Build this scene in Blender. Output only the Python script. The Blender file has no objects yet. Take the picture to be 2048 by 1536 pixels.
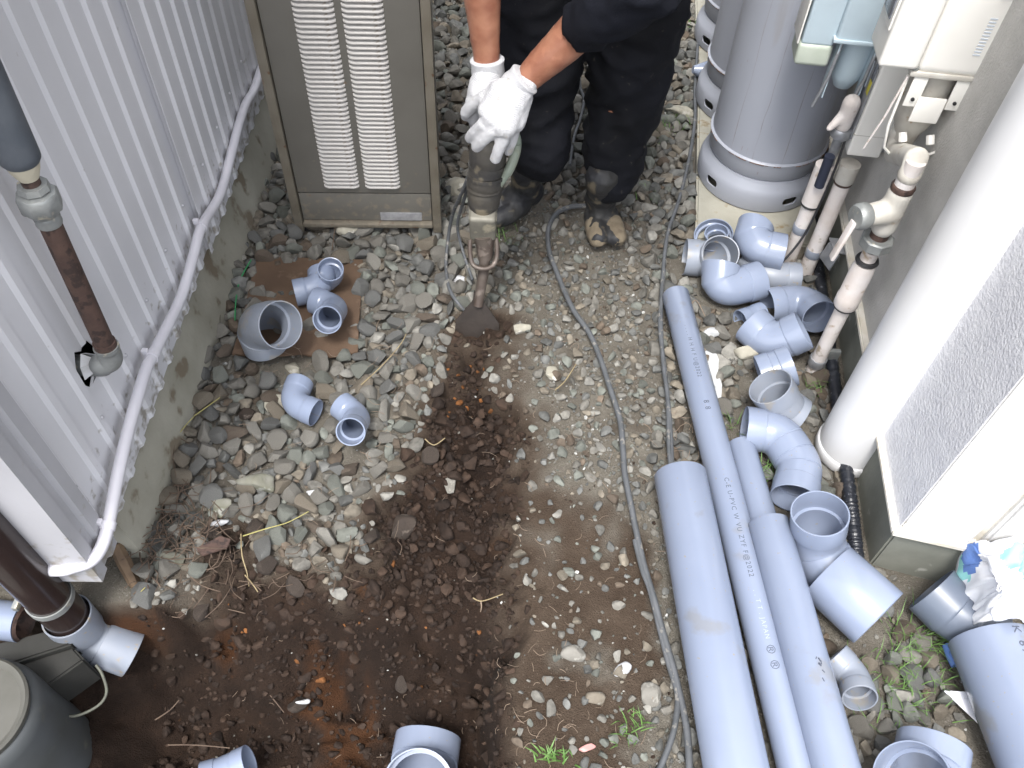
import bpy, bmesh, math, random
import numpy as np
from mathutils import Vector, Matrix
from mathutils import noise as mn
random.seed(7); RNG = np.random.default_rng(7)
sc = bpy.context.scene; C = sc.collection
PI = math.pi
# ------------------------------------------------------------------ camera
CAMH = 1.55; FPX = 1680.0
cam = bpy.data.cameras.new('camera'); camo = bpy.data.objects.new('camera', cam); C.objects.link(camo)
_n = Vector((962-1024, -(2085-768), -FPX)).normalized()          # where straight down lies in the view
_f = (Vector((0, 0, -1)) - Vector((0, 0, -1)).dot(_n)*_n).normalized()
_u = -_n; _r = _f.cross(_u)
CM = Matrix((_r, _f, _u))
camo.matrix_world = Matrix.Translation((0, 0, CAMH)) @ CM.to_4x4()
cam.sensor_width = 36.0; cam.lens = FPX/2048*36; cam.clip_start = .02; cam.clip_end = 300
sc.camera = camo
# ------------------------------------------------------------------ world, sun, exposure
SUN_EL, SUN_AZ = math.radians(66), math.radians(197)     # azimuth measured from +y clockwise
w = bpy.data.worlds.new('World'); sc.world = w; w.use_nodes = True
nt = w.node_tree; nt.nodes.clear()
sky = nt.nodes.new('ShaderNodeTexSky'); sky.sky_type = 'NISHITA'; sky.sun_disc = False
sky.sun_elevation = SUN_EL; sky.sun_rotation = SUN_AZ; sky.dust_density = 3.0
hs = nt.nodes.new('ShaderNodeHueSaturation'); hs.inputs['Saturation'].default_value = .30
bg = nt.nodes.new('ShaderNodeBackground'); bg.inputs['Strength'].default_value = .15
wo = nt.nodes.new('ShaderNodeOutputWorld')
nt.links.new(sky.outputs[0], hs.inputs['Color']); nt.links.new(hs.outputs[0], bg.inputs[0]); nt.links.new(bg.outputs[0], wo.inputs[0])
sl = bpy.data.lights.new('sun', 'SUN'); sl.energy = 1.25; sl.angle = math.radians(14); sl.color = (1, .98, .95)
so = bpy.data.objects.new('sun', sl); C.objects.link(so)
sd = Vector((math.sin(SUN_AZ)*math.cos(SUN_EL), math.cos(SUN_AZ)*math.cos(SUN_EL), math.sin(SUN_EL)))
so.rotation_euler = sd.to_track_quat('Z', 'Y').to_euler(); so.location = sd*20
sc.view_settings.view_transform = 'Standard'; sc.view_settings.look = 'None'
sc.view_settings.gamma = 1; sc.view_settings.exposure = 1.62; sc.view_settings.use_curve_mapping = False
sc.cycles.max_bounces = 8
# ------------------------------------------------------------------ helpers
V = Vector
def P(px, py, z=0.0):
    """the place at height z that a sight line through the photograph's pixel meets"""
    d = CM @ V((px-1024, -(py-768), -FPX)); return V((0, 0, CAMH)) + d*((z-CAMH)/d.z)
def onplane(px, py, a, b, off=0.0):
    """the place on an upright plane through a-b, moved off metres towards the alley"""
    a = V(a[:2]); b = V(b[:2]); t = (b-a).normalized(); n = V((-t.y, t.x))
    d = CM @ V((px-1024, -(py-768), -FPX)); k = (a.dot(n)+off)/V(d[:2]).dot(n)
    return V((0, 0, CAMH)) + d*k
def sstep(x, a, b):
    t = np.clip((x-a)/(b-a), 0, 1); return t*t*(3-2*t)
def nodes(m): return m.node_tree.nodes, m.node_tree.links
def mat(name, col, rough=.6, metal=0, var=None, vscale=20, spots=None, sscale=60, sthr=.62, bump=0, bscale=200, stretch=None, spec=.5, rvar=0, bdist=.002, spots2=None, s2scale=90, s2thr=.68, low=None, knit=0):
    """procedural material: base colour, broad variation to 'var', patches of 'spots', fine relief"""
    m = bpy.data.materials.new(name); m.use_nodes = True; N, L = nodes(m); b = N['Principled BSDF']
    b.inputs['Roughness'].default_value = rough; b.inputs['Metallic'].default_value = metal; b.inputs['Specular IOR Level'].default_value = spec
    tc = N.new('ShaderNodeTexCoord'); src = tc.outputs['Object']
    if stretch:
        mp = N.new('ShaderNodeMapping'); mp.inputs['Scale'].default_value = stretch; L.new(src, mp.inputs[0]); src = mp.outputs[0]
    def noi(sc_, det=5):
        n = N.new('ShaderNodeTexNoise'); n.inputs['Scale'].default_value = sc_; n.inputs['Detail'].default_value = det; L.new(src, n.inputs['Vector']); return n
    cur = None
    def mix(fac, c1, c2):
        x = N.new('ShaderNodeMix'); x.data_type = 'RGBA'; L.new(fac, x.inputs[0])
        for s, c in ((6, c1), (7, c2)):
            if isinstance(c, tuple): x.inputs[s].default_value = (*c, 1)
            else: L.new(c, x.inputs[s])
        return x.outputs[2]
    def ramp(n, lo, hi):
        r = N.new('ShaderNodeMapRange'); r.inputs[1].default_value = lo; r.inputs[2].default_value = hi; L.new(n, r.inputs[0]); return r.outputs[0]
    cur = col
    if var: cur = mix(ramp(noi(vscale).outputs[0], .35, .65), col, var)
    if spots: cur = mix(ramp(noi(sscale, 8).outputs[0], sthr-.03, sthr+.04), cur, spots)
    if spots2: cur = mix(ramp(noi(s2scale, 10).outputs[0], s2thr-.02, s2thr+.05), cur, spots2)
    if low:      # dirt splashed up from the ground: patches that thin out with height
        g_ = N.new('ShaderNodeNewGeometry'); sx = N.new('ShaderNodeSeparateXYZ'); L.new(g_.outputs['Position'], sx.inputs[0])
        fr = N.new('ShaderNodeMapRange'); fr.inputs[1].default_value = low[0]; fr.inputs[2].default_value = low[1]; fr.inputs[3].default_value = .12; fr.inputs[4].default_value = -.12; L.new(sx.outputs[2], fr.inputs[0])
        ad = N.new('ShaderNodeMath'); L.new(fr.outputs[0], ad.inputs[0]); L.new(noi(low[3] if len(low) > 3 else 38, 9).outputs[0], ad.inputs[1])
        cur = mix(ramp(ad.outputs[0], .60, .74), cur, low[2])
    if isinstance(cur, tuple): b.inputs['Base Color'].default_value = (*cur, 1)
    else: L.new(cur, b.inputs['Base Color'])
    if rvar:
        r = N.new('ShaderNodeMapRange'); r.inputs[3].default_value = rough-rvar; r.inputs[4].default_value = rough+rvar
        L.new(noi(vscale*1.7).outputs[0], r.inputs[0]); L.new(r.outputs[0], b.inputs['Roughness'])
    if bump:
        bp = N.new('ShaderNodeBump'); bp.inputs['Strength'].default_value = bump; bp.inputs['Distance'].default_value = bdist
        L.new(noi(bscale, 4).outputs[0], bp.inputs['Height']); L.new(bp.outputs[0], b.inputs['Normal'])
    if knit:
        wv = N.new('ShaderNodeTexWave'); wv.bands_direction = 'Z'; wv.inputs['Scale'].default_value = knit; wv.inputs['Distortion'].default_value = 1.5; L.new(tc.outputs['Object'], wv.inputs['Vector'])
        b2 = N.new('ShaderNodeBump'); b2.inputs['Strength'].default_value = .5; b2.inputs['Distance'].default_value = .0015; L.new(wv.outputs[0], b2.inputs['Height'])
        if bump: L.new(bp.outputs[0], b2.inputs['Normal'])
        L.new(b2.outputs[0], b.inputs['Normal'])
    return m
def mk(name, verts, faces, m=None, parent=None, smooth=True):
    me = bpy.data.meshes.new(name)
    me.from_pydata([tuple(v) for v in verts], [], [tuple(f) for f in faces]); me.validate(); me.update()
    if smooth: me.shade_smooth()
    return link(name, me, m, parent)
def link(name, me, m=None, parent=None):
    o = bpy.data.objects.new(name, me); C.objects.link(o)
    if m: me.materials.append(m)
    if parent: o.parent = parent
    return o
def tag(o, label=None, cat=None, group=None, kind=None):
    for k, v in (('label', label), ('category', cat), ('group', group), ('kind', kind)):
        if v: o[k] = v
    return o
def thing(name, label, cat, loc=(0, 0, 0), rz=0, group=None):
    o = bpy.data.objects.new(name, None); C.objects.link(o); o.location = loc; o.rotation_euler = (0, 0, rz); o.empty_display_size = .05
    return tag(o, label, cat, group)
def reparent(o, p):
    """keep the shape where it is built (world coordinates) while p has its own origin"""
    o.parent = p; o.matrix_parent_inverse = (Matrix.Translation(p.location) @ p.rotation_euler.to_matrix().to_4x4()).inverted(); return o
def set_origin(o, loc):
    loc = V(loc); o.data.transform(Matrix.Translation(-loc)); o.location = loc; return o
def sub(child, parent):
    """make child a piece of a part; both were built in the thing's own coordinates"""
    child.parent = parent; child.matrix_parent_inverse = parent.matrix_basis.inverted(); return child
def sharp(o, deg=35):
    o.data.set_sharp_from_angle(angle=math.radians(deg)); return o
def box(name, size, loc, m, parent=None, bev=.003, rot=None, seg=2):
    bm = bmesh.new(); bmesh.ops.create_cube(bm, size=1)
    for v in bm.verts: v.co = V((v.co.x*size[0], v.co.y*size[1], v.co.z*size[2]))
    if bev: bmesh.ops.bevel(bm, geom=bm.edges[:], offset=bev, segments=seg, affect='EDGES', profile=.6)
    me = bpy.data.meshes.new(name); bm.to_mesh(me); bm.free(); me.shade_smooth()
    o = link(name, me, m, parent); o.location = loc
    me.set_sharp_from_angle(angle=math.radians(50))
    if rot: o.rotation_euler = rot
    return o
def catmull(pts, n=8, closed=False):
    pts = [V(p) for p in pts]; out = []
    for i in range(len(pts)-1):
        p0 = pts[max(i-1, 0)]; p1 = pts[i]; p2 = pts[i+1]; p3 = pts[min(i+2, len(pts)-1)]
        for k in range(n):
            t = k/n; out.append(.5*((2*p1)+(-p0+p2)*t+(2*p0-5*p1+4*p2-p3)*t*t+(-p0+3*p1-3*p2+p3)*t**3))
    out.append(pts[-1]); return out
def frames(pts):
    T = []
    for i in range(len(pts)):
        a = pts[max(i-1, 0)]; b = pts[min(i+1, len(pts)-1)]; T.append((b-a).normalized())
    r = V((0, 0, 1)) if abs(T[0].z) < .9 else V((0, 1, 0))
    x = T[0].cross(r).normalized(); F = []
    for i, t in enumerate(T):
        x = (x-t*x.dot(t)).normalized(); F.append((t, x, t.cross(x)))
    return F
def tube_geo(pts, rad, seg=16, cap=True, squash=None):
    pts = [V(p) for p in pts]; F = frames(pts); vs = []; fs = []
    for i, p in enumerate(pts):
        r = rad[i] if hasattr(rad, '__len__') else rad
        for k in range(seg):
            a = 2*PI*k/seg; vs.append(p + F[i][1]*math.cos(a)*r + F[i][2]*math.sin(a)*r*(squash or 1))
    n = len(pts)
    for i in range(n-1):
        for k in range(seg):
            k2 = (k+1) % seg; fs.append((i*seg+k, i*seg+k2, (i+1)*seg+k2, (i+1)*seg+k))
    if cap: fs.append(tuple(range(seg-1, -1, -1))); fs.append(tuple((n-1)*seg+k for k in range(seg)))
    return vs, fs
def tube(name, pts, rad, m, parent=None, seg=16, cap=True, squash=None):
    vs, fs = tube_geo(pts, rad, seg, cap, squash); o = mk(name, vs, fs, m, parent); sharp(o, 50); return o
class Geo:
    def __init__(s): s.v = []; s.f = []
    def add(s, vf):
        o = len(s.v); s.v += list(vf[0]); s.f += [tuple(i+o for i in f) for f in vf[1]]
    def build(s, name, m, parent=None, smooth=True): return mk(name, s.v, s.f, m, parent, smooth)
def lathe(name, prof, base, m, parent=None, axis=V((0, 0, 1)), seg=48, closed=False):
    """prof: list of (r, h) turned about axis through base"""
    axis = axis.normalized(); x = axis.orthogonal().normalized(); y = axis.cross(x); vs = []; fs = []
    for r, h in prof:
        for k in range(seg):
            a = 2*PI*k/seg; vs.append(V(base)+axis*h+(x*math.cos(a)+y*math.sin(a))*r)
    n = len(prof); rng = n if closed else n-1
    for i in range(rng):
        j = (i+1) % n
        for k in range(seg):
            k2 = (k+1) % seg; fs.append((i*seg+k, i*seg+k2, j*seg+k2, j*seg+k))
    o = mk(name, vs, fs, m, parent); sharp(o, 40); return o
def evald(o):
    dg = bpy.context.evaluated_depsgraph_get(); me = bpy.data.meshes.new_from_object(o.evaluated_get(dg))
    old = o.data; o.modifiers.clear(); o.data = me; bpy.data.meshes.remove(old); return o
def cut(o, cutters):
    for c in cutters:
        md = o.modifiers.new('b', 'BOOLEAN'); md.operation = 'DIFFERENCE'; md.object = c; md.solver = 'EXACT'
    evald(o)
    for c in cutters: bpy.data.objects.remove(c)
    sharp(o, 35); return o
def blend(name, geos, m, parent=None, voxel=.006, smooth=6, fold=None):
    """overlapping closed shapes melted into one continuous surface"""
    g = Geo()
    for x in geos: g.add(x)
    o = g.build(name, m)
    md = o.modifiers.new('r', 'REMESH'); md.mode = 'VOXEL'; md.voxel_size = voxel; md.use_smooth_shade = True
    if smooth:
        s = o.modifiers.new('s', 'SMOOTH'); s.iterations = smooth; s.factor = .6
    evald(o)
    if fold:
        me = o.data; n = len(me.vertices); co = np.empty(n*3); me.vertices.foreach_get('co', co); co = co.reshape(-1, 3)
        no = np.array([v.normal for v in me.vertices])
        d = np.array([fold(V(c)) for c in co]); co += no*d[:, None]; me.vertices.foreach_set('co', co.ravel()); me.update()
    if parent: reparent(o, parent)
    o.data.shade_smooth(); return o
def capsule(pts, rad, seg=16, squash=None, rnd=True):
    """closed tapered limb with rounded ends"""
    pts = [V(p) for p in pts]; rad = list(rad)
    if rnd:
        a = (pts[0]-pts[1]).normalized(); b = (pts[-1]-pts[-2]).normalized()
        pts = [pts[0]+a*rad[0]*.85, pts[0]+a*rad[0]*.5]+pts+[pts[-1]+b*rad[-1]*.5, pts[-1]+b*rad[-1]*.85]
        rad = [rad[0]*.4, rad[0]*.85]+rad+[rad[-1]*.85, rad[-1]*.4]
    return tube_geo(pts, rad, seg, True, squash)
EXCL = []        # (x, y, radius) under resting things, where stones must stay low
def excl(p, r): EXCL.append((p[0], p[1], r))
# ------------------------------------------------------------------ materials
M = {}
M['siding'] = mat('painted_sheet_metal', (.66, .66, .69), .38, var=(.59, .59, .615), vscale=2.5, bump=.08, bscale=40, spec=.4, low=(.17, .42, (.30, .28, .25), 45))
M['siding_shaded'] = mat('shade_toned_sheet_metal', (.42, .42, .445), .4, var=(.36, .36, .38), vscale=4, bump=.1, bscale=60, spec=.4, low=(.17, .40, (.27, .25, .22), 45))  # siding paint darkened: the shade on the near corner is put into the colour
M['core'] = mat('painted_cavity_shade', (.03, .025, .022), .9)  # near-black colour paints the shade seen through the torn hole
M['concrete'] = mat('foundation_concrete', (.36, .345, .29), .9, var=(.26, .25, .20), vscale=7, spots=(.17, .14, .10), sscale=14, sthr=.60, bump=.5, bscale=90)
M['concrete_r'] = mat('green_grey_concrete', (.21, .215, .185), .85, var=(.15, .155, .13), vscale=9, spots=(.34, .34, .31), sscale=22, sthr=.66, bump=.3, bscale=120)
M['slab'] = mat('pale_slab', (.36, .345, .29), .9, var=(.27, .26, .215), vscale=9, spots=(.22, .17, .10), sscale=20, sthr=.63, bump=.5, bscale=150)
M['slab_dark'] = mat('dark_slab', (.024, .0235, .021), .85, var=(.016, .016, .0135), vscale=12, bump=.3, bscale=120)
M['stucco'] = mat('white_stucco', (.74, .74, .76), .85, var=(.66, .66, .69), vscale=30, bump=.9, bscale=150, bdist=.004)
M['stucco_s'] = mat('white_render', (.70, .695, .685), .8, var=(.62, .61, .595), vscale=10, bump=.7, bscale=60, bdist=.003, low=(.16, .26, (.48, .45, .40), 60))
M['ledge'] = mat('white_painted_ledge', (.72, .70, .64), .7, var=(.58, .53, .44), vscale=18, bump=.5, bscale=90)
M['wall_shaded'] = mat('shade_toned_beige_stucco', (.52, .505, .48), .9, var=(.44, .43, .405), vscale=14, bump=.8, bscale=220, bdist=.003)  # grey-beige stretch of the stucco, with its shade painted into the tone
M['white_pipe'] = mat('white_pvc', (.72, .72, .725), .33, var=(.66, .655, .65), vscale=5, spec=.5)
M['white_old'] = mat('old_white_paint', (.68, .64, .62), .5, var=(.58, .52, .48), vscale=16, spots=(.36, .27, .18), sscale=25, sthr=.66, bump=.25, bscale=120, low=(.0, .25, (.30, .25, .19), 50))
M['conduit'] = mat('painted_conduit', (.60, .59, .63), .4, var=(.54, .53, .57), vscale=10)
M['pvc'] = mat('grey_blue_pvc', (.222, .258, .342), .20, var=(.205, .24, .322), vscale=7, spots=(.20, .215, .25), sscale=9, sthr=.66, spec=.55, rvar=.06, spots2=(.26, .235, .20), s2scale=150, s2thr=.69)
M['pvc_b'] = mat('blue_grey_pvc', (.215, .255, .345), .20, var=(.20, .235, .32), vscale=9, spec=.55, spots2=(.26, .235, .20), s2scale=150, s2thr=.70)
M['pvc_d'] = mat('dusty_grey_pvc', (.235, .255, .295), .42, var=(.205, .23, .28), vscale=14, spots=(.25, .24, .225), sscale=16, sthr=.60, spec=.5, rvar=.08, spots2=(.27, .24, .20), s2scale=70, s2thr=.655)
M['pvc_dark'] = mat('dark_grey_pvc', (.115, .135, .175), .35, var=(.10, .12, .155), vscale=12, spec=.5)
M['basin'] = mat('grimy_grey_plastic', (.07, .076, .08), .5, var=(.052, .056, .055), vscale=9, spots=(.10, .10, .085), sscale=14)
M['lid'] = mat('grey_beige_lid', (.085, .083, .072), .6, var=(.06, .058, .048), vscale=12)
M['wire'] = mat('grimy_wire', (.10, .105, .08), .6, var=(.07, .07, .055), vscale=40)
M['brown_pipe'] = mat('dark_brown_pipe', (.022, .015, .014), .22, var=(.03, .02, .018), vscale=12, spots=(.10, .08, .06), sscale=90, sthr=.74)
M['heater'] = mat('bronze_grey_enamel', (.150, .142, .125), .42, metal=.1, var=(.125, .118, .103), vscale=5, spots=(.17, .12, .08), sscale=40, sthr=.74, spec=.5, low=(.06, .30, (.19, .165, .13), 60))
M['heater_e'] = mat('bronze_frame', (.17, .152, .122), .45, metal=.1, var=(.135, .118, .09), vscale=14, spots=(.10, .05, .025), sscale=50, sthr=.66, low=(.04, .30, (.19, .165, .13), 60))
M['louver'] = mat('pale_louver', (.47, .455, .435), .45, var=(.41, .385, .36), vscale=10, spots=(.30, .26, .22), sscale=60, sthr=.68)
M['plate'] = mat('silver_label', (.34, .34, .35), .4, metal=.2, var=(.24, .24, .25), vscale=60)
M['rust'] = mat('rusty_iron', (.052, .030, .024), .7, var=(.080, .046, .035), vscale=25, spots=(.030, .018, .015), sscale=60, sthr=.56, bump=.5, bscale=200)
M['galv'] = mat('galvanised', (.30, .31, .30), .5, metal=.4, var=(.20, .21, .21), vscale=30, spots=(.50, .46, .36), sscale=30, sthr=.62, bump=.3, bscale=100)
M['wrap'] = mat('dark_grey_tape', (.085, .095, .11), .5, var=(.06, .07, .085), vscale=22, bump=.4, bscale=60)
M['foam'] = mat('cream_foam', (.50, .46, .36), .9, bump=.7, bscale=120)
M['cyl'] = mat('cylinder_paint', (.34, .355, .40), .40, var=(.30, .315, .36), vscale=3, spots=(.28, .28, .29), sscale=12, sthr=.67, stretch=(1, 1, .12), spec=.45, spots2=(.20, .13, .09), s2scale=120, s2thr=.72)
M['rustline'] = mat('rust_stain', (.20, .10, .045), .8, var=(.12, .06, .03), vscale=60)
M['rust_faint'] = mat('faint_rust_run', (.22, .20, .18), .7, var=(.28, .28, .30), vscale=20)
M['meter_w'] = mat('white_meter', (.83, .81, .76), .38, var=(.78, .76, .71), vscale=10)
M['meter_b'] = mat('pale_blue_meter', (.44, .53, .58), .4, var=(.40, .48, .53), vscale=12)
M['meter_g'] = mat('pale_green_meter', (.46, .50, .43), .45, var=(.40, .44, .37), vscale=20)
M['meter_d'] = mat('meter_casting', (.56, .54, .49), .5, var=(.44, .41, .36), vscale=20, spots=(.34, .25, .16), sscale=40, sthr=.68)
M['glass'] = mat('dark_display', (.12, .13, .15), .15, var=(.20, .21, .24), vscale=60)
M['sticker'] = mat('pale_sticker', (.55, .60, .66), .5)
M['yellow'] = mat('yellow_sticker', (.60, .52, .06), .5)
M['steel'] = mat('zinc_plate', (.42, .43, .45), .4, metal=.6, var=(.30, .31, .33), vscale=40)
M['hose'] = mat('black_corrugated_hose', (.018, .02, .026), .3, spots=(.16, .17, .19), sscale=160, sthr=.66, bump=.5, bscale=200)
M['cord'] = mat('grey_rubber_cord', (.095, .10, .108), .6, var=(.065, .07, .075), vscale=30, spots=(.19, .18, .165), sscale=60, sthr=.62)
M['black'] = mat('black_rubber', (.02, .02, .022), .5)
M['navy'] = mat('navy_foam', (.02, .025, .045), .7)
M['ply'] = mat('brown_fibreboard', (.115, .072, .045), .8, var=(.085, .052, .032), vscale=14, spots=(.135, .09, .06), sscale=22, sthr=.62, bump=.3, bscale=160)
M['wood'] = mat('weathered_wood', (.17, .115, .07), .85, var=(.10, .065, .04), vscale=30, stretch=(1, 1, .2), bump=.4, bscale=90)
M['cloth'] = mat('white_cloth', (.80, .80, .82), .9, var=(.74, .75, .80), vscale=12, bump=.3, bscale=500)
M['cloth_b'] = mat('blue_knit', (.12, .22, .52), .9, bump=.8, bscale=500)
M['cloth_t'] = mat('turquoise_cloth', (.28, .60, .58), .9, bump=.3, bscale=500)
M['white_chip'] = mat('white_plaster_chip', (.50, .51, .52), .8, var=(.40, .41, .41), vscale=40, bump=.4, bscale=100)
M['ink'] = mat('printed_ink', (.06, .07, .10), .6)
M['ink_pale'] = mat('worn_ink', (.30, .34, .42), .5)
M['skin'] = mat('tanned_skin', (.29, .135, .082), .45, var=(.21, .080, .047), vscale=26, spots=(.285, .125, .075), sscale=35, sthr=.6, bump=.35, bscale=120, bdist=.0015)
M['glove'] = mat('white_knit_glove', (.47, .47, .48), .9, var=(.40, .40, .415), vscale=18, bump=.8, bscale=420, bdist=.0015, knit=120, spots2=(.36, .34, .31), s2scale=45, s2thr=.66)
M['glove_dirty'] = mat('soiled_knit', (.62, .60, .58), .9, bump=.8, bscale=420, knit=120)
M['trousers'] = mat('black_work_cloth', (.0052, .0055, .0072), .8, var=(.009, .0096, .0135), vscale=6, spots=(.022, .021, .019), sscale=26, sthr=.72, bump=.4, bscale=400, spec=.2, spots2=(.05, .045, .038), s2scale=70, s2thr=.70)
M['shirt'] = mat('black_jersey', (.0065, .007, .010), .85, var=(.010, .011, .016), vscale=8, bump=.4, bscale=500, spec=.12)
M['boot'] = mat('muddy_black_boot', (.018, .019, .024), .6, var=(.03, .029, .026), vscale=12, spots=(.105, .088, .062), sscale=24, sthr=.60, bump=.6, bscale=90)
M['mud'] = mat('dried_mud', (.20, .165, .115), .95, var=(.14, .11, .075), vscale=25, spots=(.05, .045, .04), sscale=24, sthr=.64, bump=.8, bscale=70, bdist=.004)
M['tool_dark'] = mat('dusty_black_rubber', (.035, .033, .031), .55, var=(.07, .062, .05), vscale=16, spots=(.16, .135, .095), sscale=14, sthr=.60, bump=.4, bscale=80)
M['tool_grey'] = mat('dusty_cast_alloy', (.21, .20, .165), .6, metal=.2, var=(.13, .122, .10), vscale=22, spots=(.32, .29, .22), sscale=20, sthr=.6, bump=.4, bscale=90)
M['tool_green'] = mat('green_grey_plastic', (.20, .24, .20), .5, var=(.26, .28, .22), vscale=20)
M['tool_brown'] = mat('earthy_steel', (.12, .10, .085), .5, metal=.3, var=(.08, .06, .05), vscale=30, spots=(.17, .14, .12), sscale=40, sthr=.6, bump=.3, bscale=120)
M['blade'] = mat('soil_caked_steel', (.012, .008, .006), .7, var=(.026, .019, .015), vscale=18, spots=(.07, .03, .012), sscale=30, sthr=.66, bump=.5, bscale=120)
M['straw'] = mat('dry_straw', (.30, .24, .13), .7, var=(.21, .16, .09), vscale=30)
M['straw_y'] = mat('yellow_straw', (.30, .27, .10), .7)
M['twig'] = mat('dead_twig', (.12, .085, .06), .85, var=(.075, .05, .036), vscale=40)
M['root'] = mat('pale_root', (.22, .165, .12), .8)
M['leaf'] = mat('grass_green', (.07, .15, .03), .6, var=(.11, .20, .05), vscale=30)
M['greenstring'] = mat('green_twine', (.03, .22, .08), .6)
M['moss_stone'] = mat('mossy_concrete', (.20, .195, .165), .9, var=(.115, .115, .075), vscale=20, spots=(.28, .28, .25), sscale=30, sthr=.6, bump=.8, bscale=70, bdist=.004)
M['pale_stone'] = mat('pale_rubble', (.36, .34, .28), .9, var=(.25, .235, .19), vscale=25, spots=(.45, .43, .38), sscale=30, sthr=.6, bump=.8, bscale=90, bdist=.004)
M['white_stone'] = mat('white_pebble', (.50, .51, .53), .7, var=(.40, .40, .40), vscale=30, bump=.4, bscale=70)
M['pink'] = mat('pink_tile_shard', (.55, .27, .25), .7)
M['orange'] = mat('orange_rust_soil', (.22, .09, .025), .9, var=(.22, .08, .02), vscale=40, bump=.6, bscale=90)
STONE = []
for i, (c, d, s) in enumerate([((0.1452, 0.1364, 0.1188), (0.1056, 0.0986, 0.0854), (0.1936, 0.1848, 0.1628)), ((0.1188, 0.1188, 0.1126), (0.0836, 0.0836, 0.0792), (0.1672, 0.1654, 0.1584)),
        ((0.1628, 0.1408, 0.1100), (0.1144, 0.0950, 0.0704), (0.2112, 0.1936, 0.1628)), ((0.1980, 0.1892, 0.1672), (0.1452, 0.1364, 0.1188), (0.2640, 0.2552, 0.2288)),
        ((0.1012, 0.0792, 0.0598), (0.0704, 0.0528, 0.0396), (0.1496, 0.1276, 0.1056)), ((0.1364, 0.1426, 0.1232), (0.1012, 0.1056, 0.0915), (0.1848, 0.1892, 0.1716))]):
    STONE.append(mat('gravel_stone', c, .82, var=d, vscale=28, spots=s, sscale=70, sthr=.62, bump=.7, bscale=150, bdist=.002))
STONE.append(mat('soil_stained_stone', (0.0387, 0.0273, 0.0202), .85, var=(0.0246, 0.0176, 0.0132), vscale=28, spots=(0.1144, 0.0924, 0.0748), sscale=50, sthr=.62, bump=.6, bscale=150, bdist=.002))
# ------------------------------------------------------------------ ground
def fbm(x, y, s, seed=0, oct=4):
    """value noise on arrays"""
    out = np.zeros_like(x); amp = 1; tot = 0
    for o in range(oct):
        u = x*s+seed*17.3+o*5.1; v = y*s-seed*9.7+o*3.7
        iu = np.floor(u).astype(np.int64); iv = np.floor(v).astype(np.int64); fu = u-iu; fv = v-iv
        fu = fu*fu*(3-2*fu); fv = fv*fv*(3-2*fv)
        def h(a, b):
            k = (a*374761393+b*668265263+seed*974711+o*7919) & 0x7fffffff
            k = ((k ^ (k >> 13))*1274126177) & 0x7fffffff; k = k ^ (k >> 16); return (k & 0xffff)/65535.0
        out += amp*((h(iu, iv)*(1-fu)+h(iu+1, iv)*fu)*(1-fv)+(h(iu, iv+1)*(1-fu)+h(iu+1, iv+1)*fu)*fv); tot += amp
        amp *= .5; s *= 2.03
    return out/tot
def pit(x, y):
    wob = (fbm(x, y, 6, 3)-.5)*.16
    a = sstep(-(x+wob*.6)-.005, 0.0, .035); b = sstep(-(y+wob*1.2)+.70, 0, .22)
    c = sstep(x+wob*.6+.80, 0, .10)
    a = a*(1-sstep(-x, .60, .66)*sstep(y, .585, .64))
    return a*b*(.35+.65*c)
def soil(x, y, grow=0.0):
    """dark dug earth: the pit, and the strip up to the blade"""
    n = (fbm(x, y, 8, 5)-.5); n2 = (fbm(x, y, 26, 6)-.5)
    wid = .060+.040*sstep(-y, -1.24, -1.12)+.05*sstep(-y, -1.02, -.86)+grow; cx = -.080-.04*sstep(-y, -1.05, -.85)
    strip = sstep(wid+.13*n+.09*n2-np.abs(x-cx), -.03, .07)*sstep(-y+1.435+grow*.3+.05*n, 0, .04)
    low = sstep(-(y+.34*n+.16*n2)+.80+grow, 0, .16)*sstep(-(x+.2*n+.1*n2)+.02+grow*.5, 0, .10)*sstep(x+.62+.85*sstep(-y, -.66, -.54)+grow, 0, .12)
    return np.clip(np.maximum(strip, low), 0, 1)
def brown(x, y):
    n = (fbm(x, y, 6, 8)-.5)
    r = sstep(-(y+.55*n)+.98, 0, .14)*sstep(x+.06, 0, .1)*sstep(-(x+.42*n)+.27, 0, .07)
    return np.clip(np.maximum(r, .9*soil(x, y, .07)), 0, 1)
def hgt(x, y):
    x = np.asarray(x, float); y = np.asarray(y, float)
    s = soil(x, y); near = sstep(-np.hypot(x, y-1), -6, -3)
    h = (fbm(x, y, 3, 1)-.5)*.03+(fbm(x, y, 14, 2)-.5)*.010
    h = h*near - .29*pit(x, y) - .035*s + s*(fbm(x, y, 11, 14)-.5)*.05 + s*(fbm(x, y, 26, 4)-.45)*.045 + s*(fbm(x, y, 70, 9)-.5)*.012
    lump = np.abs(fbm(x, y, 17, 31, 3)-.5)*2; crk = np.abs(fbm(x, y, 34, 33, 3)-.5)*2
    h += s*((.35-lump)*.030+(.25-crk)*.018)*(.5+.5*near)
    step = fbm(x, y, 5, 35, 2); h += s*.030*(sstep(step, .44, .50)+sstep(step, .58, .62)-1)
    wv = (fbm(x, y, 10, 21)-.5)*.05
    h -= .16*sstep(-(x+wv)-.0, .0, .02)*sstep(x+wv+.075, 0, .05)*sstep(-y+.50+wv, 0, .06)
    h += .012*sstep(y, 1.0, 1.5)
    return h
def hz(x, y): return float(hgt(np.array([x]), np.array([y]))[0])
xs = np.concatenate([[-60, -25, -10, -5, -3, -2], np.arange(-1.5, 1.35, .010), [1.5, 1.8, 2.3, 3.2, 5, 10, 25, 60]])
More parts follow.
